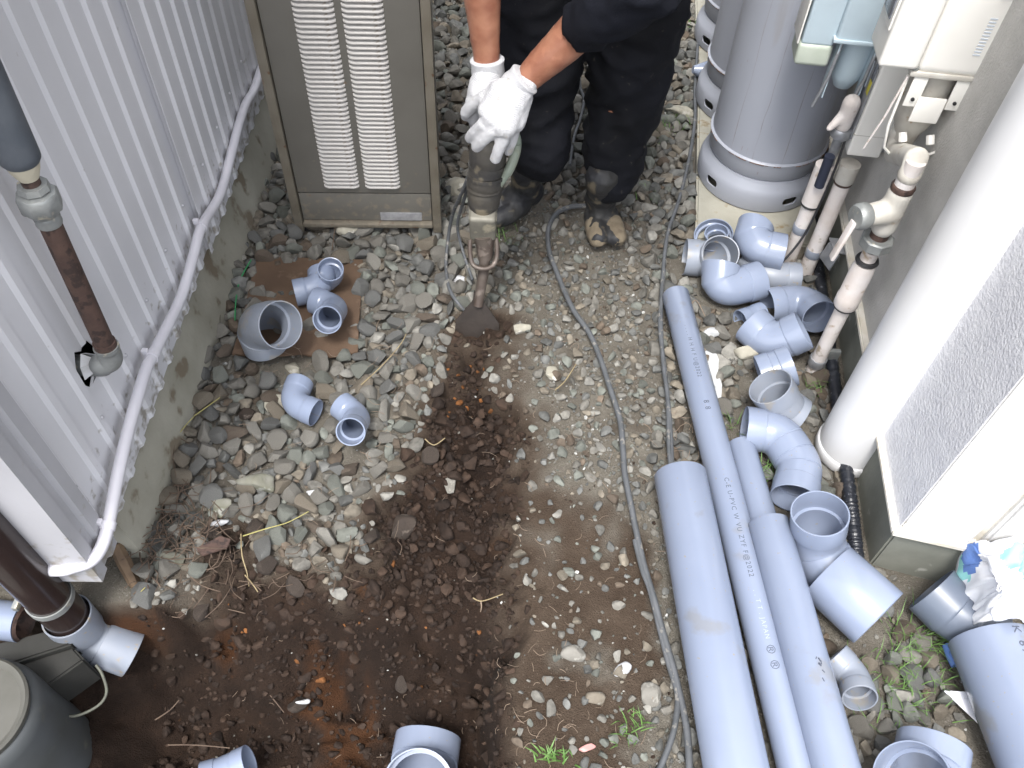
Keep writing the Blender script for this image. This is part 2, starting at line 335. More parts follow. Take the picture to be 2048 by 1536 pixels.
ys = np.concatenate([[-60, -25, -10, -4, -1.5, -.5, -.1], np.arange(.1, 2.3, .010), np.arange(2.3, 4.2, .03), [4.5, 5, 6, 8, 12, 25, 60]])
RUSTY = [(P(a, b, -.2), r) for a, b, r in ((655, 1375, .060), (700, 1430, .045), (330, 1290, .050), (1010, 1155, .022), (1035, 905, .030), (940, 760, .040), (690, 1490, .07), (470, 1310, .03), (740, 1260, .03))]
def rusty(x, y):
    o = np.zeros_like(x); n = fbm(x, y, 24, 41, 5)
    for p, r in RUSTY: o = np.maximum(o, sstep(1.25-np.hypot(x-p.x, y-p.y)/r+(n-.5)*2.6, 0, 1))
    return o*soil(x, y)
X, Y = np.meshgrid(xs, ys); Z = hgt(X, Y)
nx, ny = len(xs), len(ys); idx = np.arange(nx*ny).reshape(ny, nx)
me = bpy.data.meshes.new('ground')
q = np.stack([idx[:-1, :-1], idx[:-1, 1:], idx[1:, 1:], idx[1:, :-1]], -1).reshape(-1, 4)
def fastmesh(me, co, quads, k=4):
    me.vertices.add(len(co)); me.vertices.foreach_set('co', np.asarray(co, np.float32).ravel())
    me.loops.add(quads.size); me.loops.foreach_set('vertex_index', quads.astype(np.int32).ravel())
    me.polygons.add(len(quads)); me.polygons.foreach_set('loop_start', np.arange(0, quads.size, k, dtype=np.int32))
    me.polygons.foreach_set('loop_total', np.full(len(quads), k, np.int32)); me.update(calc_edges=True); me.shade_smooth()
fastmesh(me, np.stack([X, Y, Z], -1).reshape(-1, 3), q)
at = me.color_attributes.new('kind', 'FLOAT_COLOR', 'POINT')
cc = np.stack([soil(X, Y), brown(X, Y), rusty(X, Y), np.ones_like(X)], -1).reshape(-1, 4).astype(np.float32)
at.data.foreach_set('color', cc.ravel())
def ground_mat():
    m = bpy.data.materials.new('earth'); m.use_nodes = True; N, L = nodes(m); b = N['Principled BSDF']; b.inputs['Roughness'].default_value = .92
    b.inputs['Specular IOR Level'].default_value = .25
    tc = N.new('ShaderNodeTexCoord'); at = N.new('ShaderNodeAttribute'); at.attribute_name = 'kind'
    sep = N.new('ShaderNodeSeparateColor'); L.new(at.outputs['Color'], sep.inputs[0])
    def noi(s, d=6):
        n = N.new('ShaderNodeTexNoise'); n.inputs['Scale'].default_value = s; n.inputs['Detail'].default_value = d; n.inputs['Roughness'].default_value = .65; L.new(tc.outputs['Object'], n.inputs['Vector']); return n.outputs[0]
    def rmp(f, lo, hi):
        r = N.new('ShaderNodeMapRange'); r.inputs[1].default_value = lo; r.inputs[2].default_value = hi; L.new(f, r.inputs[0]); return r.outputs[0]
    def mix(f, a, c):
        x = N.new('ShaderNodeMix'); x.data_type = 'RGBA'; L.new(f, x.inputs[0])
        for s, k in ((6, a), (7, c)):
            if isinstance(k, tuple): x.inputs[s].default_value = (*k, 1)
            else: L.new(k, x.inputs[s])
        return x.outputs[2]
    grey = mix(rmp(noi(12), .35, .65), (.105, .092, .075), (.155, .142, .118)); grey = mix(rmp(noi(160), .58, .68), grey, (.23, .215, .19))
    br = mix(rmp(noi(14), .35, .65), (.046, .031, .021), (.072, .052, .037)); br = mix(rmp(noi(200), .62, .7), br, (.15, .12, .095))
    dk = mix(rmp(noi(10), .35, .65), (.0125, .0066, .0039), (.025, .0138, .0084)); dk = mix(rmp(noi(120), .60, .72), dk, (.030, .0180, .0118))
    dk = mix(rmp(noi(46, 9), .64, .74), dk, (.060, .026, .010)); dk = mix(rmp(noi(380), .71, .74), dk, (.14, .115, .095))
    am = N.new('ShaderNodeMath'); am.operation = 'MULTIPLY'; L.new(sep.outputs[2], am.inputs[0]); am.inputs[1].default_value = .62
    dk = mix(am.outputs[0], dk, (.070, .027, .0085))
    c = mix(sep.outputs[1], grey, br); c = mix(sep.outputs[0], c, dk); L.new(c, b.inputs['Base Color'])
    bp = N.new('ShaderNodeBump'); bp.inputs['Strength'].default_value = .9; bp.inputs['Distance'].default_value = .006
    ad = N.new('ShaderNodeMath'); L.new(noi(70, 8), ad.inputs[0]); L.new(noi(300, 3), ad.inputs[1]); L.new(ad.outputs[0], bp.inputs['Height']); L.new(bp.outputs[0], b.inputs['Normal'])
    return m
M['earth'] = ground_mat()
ground = link('ground', me, M['earth']); tag(ground, kind='structure')
tag(ground, 'gravelly alley ground of grey stones and dirt with a dug dark pit', kind='structure')
# ------------------------------------------------------------------ left building
LA, LB = P(194, 1164, .16).to_2d(), P(534, 150, .16).to_2d(); lt = (LB-LA).normalized(); ln = V((lt.y, -lt.x))   # ln points into the alley
def LW(s, off, z): p = LA+lt*s+ln*off; return V((p.x, p.y, z))
LZ = .16; LTOP = 4.2
lw = thing('siding_wall', 'lilac grey ribbed metal siding wall above a concrete footing', 'wall', (LA.x, LA.y, 0))
def sheet(s0, s1, off, phase=0):
    prof = []; s = s0; pitch = .0705
    while s < s1-.001:
        for ds, o in ((0, .0), (.016, .0), (.0225, -.0058), (.0635, -.0058), (.0705, .0)):
            if s+ds <= s1: prof.append((s+ds, o+off))
        s += pitch
    back = [(a, b-.0012) for a, b in reversed(prof)]
    loop = prof+back; n = len(loop); vs = []; fs = []
    for z in (LZ, LTOP): vs += [LW(a, b, z) for a, b in loop]
    for i in range(n): j = (i+1) % n; fs.append((i, j, n+j, n+i))
    m_ = len(prof)
    for i in range(m_-1): fs.append((n+i, n+i+1, n+n-2-i, n+n-1-i)); fs.append((i, n-1-i, n-2-i, i+1))
    o = mk('metal_sheet', vs, fs, M['siding'], None, True); sharp(o, 25); reparent(o, lw); return o
s_seam = (P(413, 470, .17)-V((LA.x, LA.y, 0))).to_2d().dot(lt)
sh1 = sheet(.075, s_seam+.02, .002); sh2 = sheet(s_seam-.055, 3.4, .012)
holec = onplane(176, 728, LB, LA, 0)
HS = (holec.to_2d()-LA).dot(lt); HZ = holec.z
cvs = []
hole_o = [(.034, .006), (.024, .034), (.006, .026), (-.010, .042), (-.026, .022), (-.036, -.010), (-.020, -.038), (.004, -.028), (.022, -.022)]
for off in (-.03, .03): cvs += [LW(HS+a, off, HZ+b) for a, b in hole_o]
nh = len(hole_o); cf = [tuple(range(nh)), tuple(range(2*nh-1, nh-1, -1))]+[(i, nh+i, nh+(i+1) % nh, (i+1) % nh) for i in range(nh)]
cutr = mk('cutter', cvs, cf, None, None, False)
bmx = bmesh.new(); bmx.from_mesh(cutr.data); bmesh.ops.recalc_face_normals(bmx, faces=bmx.faces[:]); bmx.to_mesh(cutr.data); bmx.free()
bmx = bmesh.new(); bmx.from_mesh(sh1.data); bmesh.ops.recalc_face_normals(bmx, faces=bmx.faces[:]); bmx.to_mesh(sh1.data); bmx.free()
cut(sh1, [cutr]); sharp(sh1, 25)
def prism(name, plan, z0, z1, m, parent=None, bev=0):
    bm = bmesh.new(); vs = [bm.verts.new((p[0], p[1], z0)) for p in plan]; f = bm.faces.new(vs)
    r = bmesh.ops.extrude_face_region(bm, geom=[f]); bmesh.ops.translate(bm, vec=(0, 0, z1-z0), verts=[e for e in r['geom'] if isinstance(e, bmesh.types.BMVert)])
    bmesh.ops.recalc_face_normals(bm, faces=bm.faces[:])
    if bev: bmesh.ops.bevel(bm, geom=bm.edges[:], offset=bev, segments=2, affect='EDGES')
    me = bpy.data.meshes.new(name); bm.to_mesh(me); bm.free(); me.shade_smooth(); me.set_sharp_from_angle(angle=math.radians(40))
    o = link(name, me, m); 
    if parent: reparent(o, parent)
    return o
def l2(s, off): p = LA+lt*s+ln*off; return (p.x, p.y)
for row in (.34, .95, 1.6):
    for k in range(24):
        sc_s = .075+.0705*(k*2)+.009
        if sc_s < 3.2: reparent(lathe('screw', [(0, .004), (.0022, .0035), (.0036, .0015), (.0042, 0)], LW(sc_s, .0025 if sc_s < s_seam else .0125, row), M['siding_shaded'], None, V((ln.x, ln.y, 0)), 10), lw)
# torn lips of the hole
g = Geo()
for (a0, b0), (a1, b1), (ox, oz) in (((-.024, .020), (-.006, .034), (.022, -.004)), ((-.030, -.006), (-.024, .020), (.02, .006)), ((-.018, -.032), (.004, -.024), (.018, .012)), ((.006, .022), (-.006, .034), (.026, .008))):
    c = [LW(HS+a0, .002, HZ+b0), LW(HS+a1, .002, HZ+b1), LW(HS+a1*.55, .002+ox, HZ+b1*.6+oz), LW(HS+a0*.55, .002+ox*.9, HZ+b0*.6+oz)]
    c2 = [v+V((0.0008, -.0008, .001)) for v in c]
    g.add((c+c2, [(0, 1, 2, 3), (7, 6, 5, 4), (0, 4, 5, 1), (1, 5, 6, 2), (2, 6, 7, 3), (3, 7, 4, 0)]))
reparent(g.build('torn_edge', M['white_stone'], None, False), lw)
prism('wall_core', [l2(.09, -.06), l2(3.4, -.06), l2(3.4, -1.0), l2(.09, -1.0)], LZ+.01, LTOP-.01, M['core'], lw)
# corner flashing: broad flat strip, a step, and the narrow face towards the camera
fl = [l2(.078, .006), l2(.078, .012), l2(.052, .012), l2(.046, .004), l2(.030, .004), l2(.026, .010), l2(.0, .010), l2(.0, -1.3), l2(.004, -1.3), l2(.004, .004), l2(.02, .004), l2(.028, -.002), l2(.048, -.002), l2(.055, .006)]
prism('corner_trim', fl, LZ, LTOP, M['siding_shaded'], lw)
# battered concrete footing
vs = []
for s, o1 in ((.125, .004), (.5, .018), (1.0, .045), (1.6, .045), (3.4, .045)):
    vs += [LW(s, -.012, LZ+.02), LW(s, -.012+.004, LZ-.03), LW(s, o1, -.02), LW(s, o1-.02, -.35), LW(s, -.9, -.35), LW(s, -.9, LZ+.02)]
fs = []
for i in range(4):
    for k in range(6): fs.append((i*6+k, i*6+(k+1) % 6, (i+1)*6+(k+1) % 6, (i+1)*6+k))
fs += [(5, 4, 3, 2, 1, 0), tuple(24+k for k in range(6))]
fo = mk('foundation', vs, fs, M['concrete'], None); sharp(fo, 25); reparent(fo, lw)
# conduit along the wall
cpts = [(524, 132), (508, 180), (492, 208), (478, 250), (462, 310), (440, 390), (404, 452), (386, 515), (364, 590), (336, 650), (305, 712), (290, 745), (262, 840), (240, 930), (226, 1000), (216, 1052)]
cp = [onplane(a, b, LB, LA, .024) for a, b in cpts]
e = cp[-1]; cz = e.z
cp += [onplane(204, 1092, LB, LA, .022), onplane(184, 1120, LB, LA, .012)]
q1 = P(150, 1133, cp[-1].z-.006); q2 = P(108, 1140, cp[-1].z-.012); q3 = q2+V((-.12, .005, -.004))
cp += [q1, q2, q3]
cd = thing('conduit', 'thin white painted conduit running along the foot of the ribbed siding', 'conduit', cp[10])
reparent(tube('pipe', catmull(cp, 6), .0112, M['conduit'], None, 14), cd)
for i in (6, 10, 15):
    a = cp[i]; d = (cp[i+1]-cp[i-1]).normalized()
    reparent(tube('clip', [a-d*.007, a+d*.007], .0132, M['conduit'], None, 14), cd)
    b = V((ln.x, ln.y, 0)); reparent(box('clip_tab', (.012, .010, .014), a-b*.010+V((0, 0, .012)), M['conduit'], None, .002), cd)
# rusty riser pipe
rp = thing('water_pipe', 'rusty brown steel pipe with grey taped insulation and union nut on the siding', 'pipe', onplane(215, 690, LB, LA, .05))
r_top = onplane(85, 415, LB, LA, .062); r_bot = onplane(213, 695, LB, LA, .055)
rx = (r_top+r_bot)/2
ra = r_bot; rb = r_top; ax = (rb-ra).normalized()
reparent(tube('steel_pipe', [ra-ax*.012, rb+ax*.01], .0155, M['rust'], None, 24), rp)
top = rb+ax*.9
kz = onplane(28, 335, LB, LA, .062); kl = (kz-rb).length
reparent(tube('insulation', catmull([rb+ax*(kl-.006), rb+ax*(kl+.05), rb+ax*(kl+.3), rb+ax*(kl+.8)], 4), [.022, .0255]+[.026]*11, M['wrap'], None, 24), rp)
reparent(tube('foam_end', [rb+ax*(kl-.03), rb+ax*(kl-.016), rb+ax*kl], [.013, .019, .0235], M['foam'], None, 20), rp)
reparent(tube('steel_pipe', [rb+ax*.03, rb+ax*(kl-.01)], .012, M['rust'], None, 20), rp)
reparent(lathe('union_nut', [(.0, 0), (.018, 0), (.0195, .007), (.0265, .010), (.028, .013), (.028, .034), (.026, .037), (.019, .039), (.0215, .042), (.020, .051), (.0, .051)], rb+ax*(-.012), M['galv'], None, ax, 8), rp)
reparent(lathe('thread_ring', [(.0, 0), (.017, 0), (.018, .004), (.017, .008), (.018, .012), (.0165, .016), (0, .016)], rb+ax*(-.028), M['galv'], None, ax, 20), rp)
eb = ra+V((0, 0, -.026)); el = [ra+ax*.004, ra-ax*.006, ra-ax*.022, ra-ax*.034-V((ln.x, ln.y, 0))*.006, ra-ax*.042-V((ln.x, ln.y, 0))*.022, holec+V((0, 0, -.004))+V((ln.x, ln.y, 0))*.02, holec+V((0, 0, -.004))-V((ln.x, ln.y, 0))*.03]
reparent(tube('elbow', catmull(el, 5), [.0200]*5+[.0185]*26, M['galv'], None, 22), rp)
reparent(tube('thread_ring', [ra+ax*.002, ra+ax*.014], .0178, M['rust'], None, 20), rp)
# ------------------------------------------------------------------ right building
RC = P(1787, 1066, .15).to_2d(); rt_ = (P(1680, 417, .15).to_2d()-RC).normalized(); rn = V((-rt_.y, rt_.x)); RZ = .15     # rn points into the alley
def r2(s, off): p = RC+rt_*s+rn*off; return V((p.x, p.y))
f_t = V((.965, -.20)).normalized(); f_n = V((f_t.y, -f_t.x))                                     # front face
def f2(s, off): p = RC+f_t*s+f_n*off; return V((p.x, p.y))
rw = thing('rendered_wall', 'white stucco house wall with a grey green footing and thin ledge', 'wall', (RC.x, RC.y, 0))
def corner(o): # point offset o outward from both faces
    a = RC+rn*o; b = RC+f_n*o
    t = ((b-a).x*f_t.y-(b-a).y*f_t.x)/(rt_.x*f_t.y-rt_.y*f_t.x); return a+rt_*t
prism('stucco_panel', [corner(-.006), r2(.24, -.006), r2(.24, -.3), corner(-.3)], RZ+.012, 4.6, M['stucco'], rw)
prism('stucco_panel', [r2(.24, -.010), r2(4, -.010), r2(4, -.3), r2(.24, -.3)], RZ+.012, 4.6, M['wall_shaded'], rw)
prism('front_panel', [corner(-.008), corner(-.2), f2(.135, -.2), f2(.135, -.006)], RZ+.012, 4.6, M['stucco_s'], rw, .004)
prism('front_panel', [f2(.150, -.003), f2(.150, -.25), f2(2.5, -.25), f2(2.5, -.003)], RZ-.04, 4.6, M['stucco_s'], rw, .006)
prism('front_joint', [f2(.134, -.016), f2(.134, -.2), f2(.152, -.2), f2(.152, -.016)], RZ-.02, 4.6, M['ledge'], rw)
prism('ledge', [corner(.006), r2(4, .006), r2(4, -.1), corner(-.1)], RZ, RZ+.013, M['ledge'], rw, .003)
prism('ledge', [corner(.0065), corner(-.09), f2(.148, -.09), f2(.148, .0065)], RZ-.002, RZ+.014, M['ledge'], rw, .003)
prism('foundation', [corner(-.010), r2(4, -.010), r2(4, -.3), f2(2.5, -.3), f2(2.5, -.012)], -.3, RZ-.001, M['concrete_r'], rw, .004)
# ------------------------------------------------------------------ water heater
hA, hB = P(606, 447, .05), P(868, 449, .05)
hc = (hA+hB)/2; hang = math.atan2((hB-hA).y, (hB-hA).x); HWd = (hB-hA).length
wh = thing('water_heater', 'bronze grey outdoor water heater cabinet with two columns of pale louvres', 'water heater', (hc.x, hc.y, 0), hang)
HH = 1.15; HD = .24
box('cabinet', (HWd+.016, HD, HH), (0, HD/2+.010, .05+HH/2), M['heater'], wh, .004)
for s in (-1, 1):
    box('side_frame', (.022, .03, HH+.02), (s*(HWd/2+.009), .004, .04+HH/2), M['heater_e'], wh, .003)
    box('foot', (.03, .03, .045), (s*(HWd/2-.0), .02, .022), M['black'], wh, .003)
box('front_panel', (HWd-.008, .012, HH-.105), (0, .004, .155+(HH-.105)/2), M['heater'], wh, .003)
box('lower_panel', (HWd-.008, .010, .088), (0, .005, .107), M['heater'], wh, .003)
box('bottom_rail', (HWd-.006, .03, .012), (0, .0, .055), M['heater_e'], wh, .003)
box('label_plate', (.108, .002, .026), (.088, -.0015, .078), M['plate'], wh, .0006)
lathe('drain_nipple', [(0, 0), (.008, 0), (.008, .02), (.006, .022), (0, .022)], V((.004, .02, .03)), M['steel'], wh, V((0, 0, 1)), 16)
lm = None; lvs = []
zz = .178; lwid = .088
def louver_mesh():
    w2 = lwid/2; prof = [(0, 0), (-.0085, -.002), (-.0095, -.0045), (-.007, -.006), (-.001, -.0035)]  # (y, z) hooded slot opening downward
    vs = []; xs_ = [(-w2, .0), (-w2+.004, .6), (-w2+.012, 1), (w2-.012, 1), (w2-.004, .6), (w2, 0)]
    for x, k in xs_:
        for y, z in prof: vs.append((x, y*k, .004+z*1.35))
    fs = []
    for i in range(5):
        for k in range(4): fs.append((i*5+k, i*5+k+1, (i+1)*5+k+1, (i+1)*5+k))
    return vs, fs
v_, f_ = louver_mesh(); lvm = bpy.data.meshes.new('louver'); lvm.from_pydata(v_, [], f_); lvm.shade_smooth(); lvm.materials.append(M['louver'])
for cx in (-.054, .049):
    for i in range(58):
        o = link('louver', lvm, None, wh); o.location = (cx, -.0022, zz+i*.0118)
# ------------------------------------------------------------------ gas cylinders on their slab
slab = prism('concrete_slab', [P(1391, 478, .04).to_2d(), (.81, 1.70), (.90, 3.4), (.63, 3.4), P(1397, 180, .04).to_2d()], -.05, .04, M['slab'], None, .006)
tag(slab, 'long pale concrete slab under the row of grey gas cylinders', 'slab')
def cylinder(cx, cy, label, R=.1565):
    t = thing('gas_cylinder', label, 'gas cylinder', (cx, cy, .04), 0, 'grey gas cylinders in a row on the slab')
    sk = [(R+.006, 0), (R+.011, .004), (R+.0135, .02), (R+.0135, .052), (R+.008, .070), (R-.004, .082), (R-.006, .092), (R-.009, .092), (R-.008, .080), (R+.004, .066), (R+.009, .05), (R+.009, .02), (R+.003, .004)]
    o = lathe('skirt', sk, V((0, 0, 0)), M['cyl'], t, seg=72, closed=True)
    bmx = bmesh.new(); bmx.from_mesh(o.data); bmesh.ops.recalc_face_normals(bmx, faces=bmx.faces[:]); bmx.to_mesh(o.data); bmx.free()
    cs = []
    for a in (-149, -69, 11, 83, 150):
        a = math.radians(a); d = V((math.cos(a), math.sin(a), 0)); tt = V((-d.y, d.x, 0)); pts = []
        loop = [(.012*math.cos(k*PI/6)+(.010 if math.cos(k*PI/6) > 0 else -.010), .0125*math.sin(k*PI/6)) for k in range(12)]
        vs = [d*r+tt*u+V((0, 0, .038+v)) for r in (R-.04, R+.05) for u, v in loop]
        fs = [tuple(range(12)), tuple(range(23, 11, -1))]+[(i, 12+i, 12+(i+1) % 12, (i+1) % 12) for i in range(12)]
        c = mk('cutter', vs, fs, None, t, False)
        bmx = bmesh.new(); bmx.from_mesh(c.data); bmesh.ops.recalc_face_normals(bmx, faces=bmx.faces[:]); bmx.to_mesh(c.data); bmx.free(); cs.append(c)
    bpy.context.view_layer.update(); cut(o, cs); o.data.shade_smooth(); sharp(o, 40)
    lathe('body', [(0, .06), (R-.02, .075), (R-.004, .10), (R, .13), (R+.003, .145), (R+.004, .150), (R+.001, .1525), (R-.002, .154), (R-.002, 1.0), (R-.02, 1.06), (R-.06, 1.10), (0, 1.115)], V((0, 0, 0)), M['cyl'], t, seg=72)
    lathe('collar', [(.07, 1.08), (.075, 1.2), (.072, 1.2), (.067, 1.08)], V((0, 0, 0)), M['cyl'], t, seg=40, closed=True)
    # rust along the weld and streaks running down from it
    g = Geo(); rr = random.Random(3+int(cy*10))
    for k in range(46):
        a = rr.uniform(0, 2*PI); ww = rr.uniform(.004, .02); pts = [(math.cos(a+j*ww/R/3)*(R+.0042), math.sin(a+j*ww/R/3)*(R+.0042), .1485+rr.uniform(-.001, .0008)) for j in range(4)]
        g.add(tube_geo(pts, rr.uniform(.0005, .0013), 5))
    for k in range(4):
        a = math.radians(-140+k*27+rr.uniform(-6, 6)); top_ = rr.uniform(.4, 1.0); n_ = 14
        pts = [(math.cos(a+.035*mn.noise(V((k, j*.35, 0))))*(R-.0019), math.sin(a+.035*mn.noise(V((k, j*.35, 0))))*(R-.0019), .155+(top_-.155)*j/n_) for j in range(n_+1)]
        tube('rust_streak', pts, [.0006*rr.uniform(.2, 1.3) for _ in pts], M['rust_faint'], t, 5)
    g.build('weld_rust', M['rustline'], t)['kind'] = 'stuff'
    return t
C1 = (.672, 1.991)
cylinder(*C1, 'nearest large grey gas cylinder, front one of its row on the pale slab')
cylinder(.703, 2.36, 'second grey gas cylinder, mostly hidden behind the front one')
cylinder(.735, 2.73, 'third grey gas cylinder, farthest back along the alley')
# ------------------------------------------------------------------ right-hand services
# big white downpipe
DX = P(1682, 952, .0).to_2d()+V((.026, .066))
dp = thing('downpipe', 'thick white plastic downpipe standing against the stucco wall', 'downpipe', (DX.x, DX.y, 0))
reparent(tube('pipe', [(DX.x, DX.y, .035), (DX.x, DX.y, 4.4)], .070, M['white_pipe'], None, 64), dp)
reparent(lathe('socket', [(.0, -.06), (.060, -.06), (.066, -.03), (.068, .0), (.0735, .008), (.0735, .03), (.072, .034), (.0695, .036)], V((DX.x, DX.y, 0)), M['white_pipe'], None, seg=56), dp)
excl(DX, .08)
def vpipe(x, y, z0, z1, r, m, name='pipe'): return tube(name, [(x, y, z0), (x, y, z1)], r, m, None, 24)
# gas riser with couplings and lever valve
GA = onplane(1690, 610, RC, r2(1, 0), .062); gx, gy = GA.x, GA.y
ga = thing('gas_pipe', 'white gas riser beside the downpipe with black-ringed coupling and lever valve', 'gas pipe', (gx, gy, 0))
def zat(py, x, y):
    """height on the upright through (x, y) at photograph row py"""
    lo, hi = -.2, 1.5
    for _ in range(40):
        m_ = (lo+hi)/2; c = CM.transposed() @ (V((x, y, m_))-V((0, 0, CAMH)))
        if 768-c.y/-c.z*FPX > py: lo = m_
        else: hi = m_
    return lo
z_ = lambda py: zat(py, gx, gy)
reparent(vpipe(gx, gy, -.02, z_(500), .0165, M['white_old']), ga)
reparent(lathe('coupling', [(0, 0), (.024, 0), (.026, .004), (.026, .03), (.0245, .034), (.0245, z_(525)-z_(610)-.02), (.022, z_(525)-z_(610)), (0, z_(525)-z_(610))], V((gx, gy, z_(610))), M['white_old'], None, seg=28), ga)
for py in (611, 520): reparent(lathe('rubber_ring', [(0, 0), (.0225, 0), (.0245, .003), (.0225, .008), (0, .008)], V((gx, gy, z_(py)-.004)), M['black'], None, seg=28), ga)
reparent(lathe('hex_nut', [(0, 0), (.030, 0), (.033, .003), (.033, .022), (.030, .025), (0, .025)], V((gx, gy, z_(492))), M['galv'], None, seg=8), ga)
reparent(vpipe(gx, gy, z_(480), z_(445), .018, M['rust'], 'threaded_pipe'), ga)
vz = z_(430)
vb = blend('valve_body', [capsule([(gx, gy, vz-.03), (gx, gy, vz+.055)], [.024, .024]), capsule([(gx, gy, vz+.01), (gx-.055, gy-.02, vz+.012)], [.026, .022])], M['meter_d'], ga, .005, 3)
reparent(lathe('valve_cap', [(0, 0), (.024, 0), (.026, .006), (.026, .02), (.022, .026), (0, .028)], V((gx-.052, gy-.018, vz+.012)), M['galv'], None, V((-1, -.35, 0)), 24), ga)
reparent(box('valve_lever', (.008, .018, .10), V((gx-.082, gy-.028, vz-.045)), M['white_old'], None, .003, rot=(0, .12, 0)), ga)
reparent(lathe('rust_ring', [(0, 0), (.022, 0), (.023, .008), (.021, .012), (0, .012)], V((gx, gy, vz+.062)), M['rust'], None, seg=24), ga)
reparent(vpipe(gx, gy, vz+.07, z_(322), .0185, M['white_old']), ga)
reparent(box('wall_bracket', (.06, .012, .03), V((gx+.02, gy+.012, z_(715))), M['galv'], None, .003), ga)
reparent(lathe('pipe_clamp', [(.0, 0), (.0195, 0), (.0205, .002), (.0205, .022), (.0195, .024), (0, .024)], V((gx, gy, z_(728))), M['steel'], None, seg=24), ga)
# second and third risers
GB = onplane(1650, 450, RC, r2(1, 0), .055); bx, by = GB.x, GB.y
gb = thing('gas_pipe', 'plain white gas riser with grey band below the white meter', 'gas pipe', (bx, by, 0))
reparent(vpipe(bx, by, -.02, zat(345, bx, by), .0195, M['white_old']), gb)
reparent(lathe('elbow_socket', [(0, 0), (.021, 0), (.0235, .004), (.0235, .05), (0, .05)], V((bx, by, zat(362, bx, by))), M['meter_d'], None, seg=24), gb)
reparent(lathe('rust_ring', [(0, 0), (.021, 0), (.022, .004), (.0205, .007), (0, .007)], V((bx, by, zat(362, bx, by)-.006)), M['rust'], None, seg=24), gb)
reparent(lathe('grey_band', [(0, 0), (.0205, 0), (.0215, .002), (.0215, .022), (.0205, .024), (0, .024)], V((bx, by, zat(510, bx, by))), M['pvc_d'], None, seg=24), gb)
GC = onplane(1603, 453, RC, r2(1, 0), .105); cx_, cy_ = GC.x, GC.y
gc = thing('gas_pipe', 'short white gas riser nearest the big gas cylinder, with black ring and dark grip', 'gas pipe', (cx_, cy_, 0))
zc = lambda py: zat(py, cx_, cy_)
reparent(vpipe(cx_, cy_, -.0, zc(400), .0185, M['white_old']), gc)
reparent(vpipe(cx_, cy_, zc(405), zc(330), .023, M['white_old'], 'coupling'), gc)
reparent(lathe('rubber_ring', [(0, 0), (.0215, 0), (.0235, .003), (.0215, .009), (0, .009)], V((cx_, cy_, zc(410))), M['black'], None, seg=24), gc)
reparent(lathe('grey_band', [(0, 0), (.0195, 0), (.0205, .002), (.0205, .02), (.0195, .022), (0, .022)], V((cx_, cy_, zc(462))), M['pvc_d'], None, seg=24), gc)
gp = tube('grip', [P(1638, 372, zc(372)+.02), P(1660, 312, zc(312)+.02)], .0115, M['navy'], None, 16); reparent(gp, gc)
reparent(vpipe(cx_+.006, cy_, zc(330), zc(215), .011, M['steel'], 'stem'), gc)
reparent(lathe('union_nut', [(0, 0), (.022, 0), (.024, .003), (.024, .02), (.022, .023), (0, .023)], V((cx_+.006, cy_, zc(272))), M['steel'], None, seg=8), gc)
blend('valve_body', [capsule([(cx_+.004, cy_, zc(250)), (cx_+.004, cy_, zc(205))], [.018, .02]), capsule([(cx_+.0, cy_, zc(225)), (cx_-.03, cy_-.015, zc(250))], [.014, .008])], M['white_old'], gc, .004, 3)
# thin black cable hanging beside the risers
cb = tube('cable', catmull([V((bx-.03, by+.01, .42)), V((bx-.035, by-.01, .33)), V((bx-.04, by-.01, .2)), V((bx-.055, by-.02, .13)), V((bx-.10, by-.05, .06)), V((bx-.13, by-.07, .02))], 6), .003, M['black'], None, 8)
tag(set_origin(cb, (bx-.1, by-.05, .0)), 'thin black cable drooping between the two white gas risers', 'cable')
# base plates and bracket behind the risers
br = thing('mounting_bracket', 'grey metal angle bracket on the footing behind the gas risers', 'bracket', (bx+.04, by-.06, 0))
reparent(box('plate', (.045, .05, .004), V((bx+.035, by-.05, .15)), M['steel'], None, .001, rot=(.1, .15, .1)), br)
reparent(box('plate', (.004, .05, .05), V((bx+.015, by-.06, .125)), M['steel'], None, .001, rot=(.0, .2, .3)), br)
# corrugated black hose along the foot of the wall
hp = [r2(-.045, .022), r2(.03, .026), r2(.15, .024), r2(.35, .024), r2(.6, .022), r2(.9, .022), r2(1.25, .022)]
hh = [(.018), .03, .03, .028, .025, .02, .03]
pts = catmull([V((p.x, p.y, z)) for p, z in zip(hp, hh)], 44); rad = [.0145+.0010*math.sin(i*1.9)+.0022*mn.noise(V((i*.35, 1, 2))) for i in range(len(pts))]
hs_ = tube('corrugated_hose', pts, rad, M['hose'], None, 14); tag(set_origin(hs_, pts[60]), 'black ribbed hose lying along the foot of the right footing', 'hose')
# meters -----------------------------------------------------------------------------------------------
RA = math.atan2(rt_.y, rt_.x)-PI/2     # rotation of the wall from the y axis
def wallthing(name, label, cat, x, y): return thing(name, label, cat, (x, y, 0), RA)
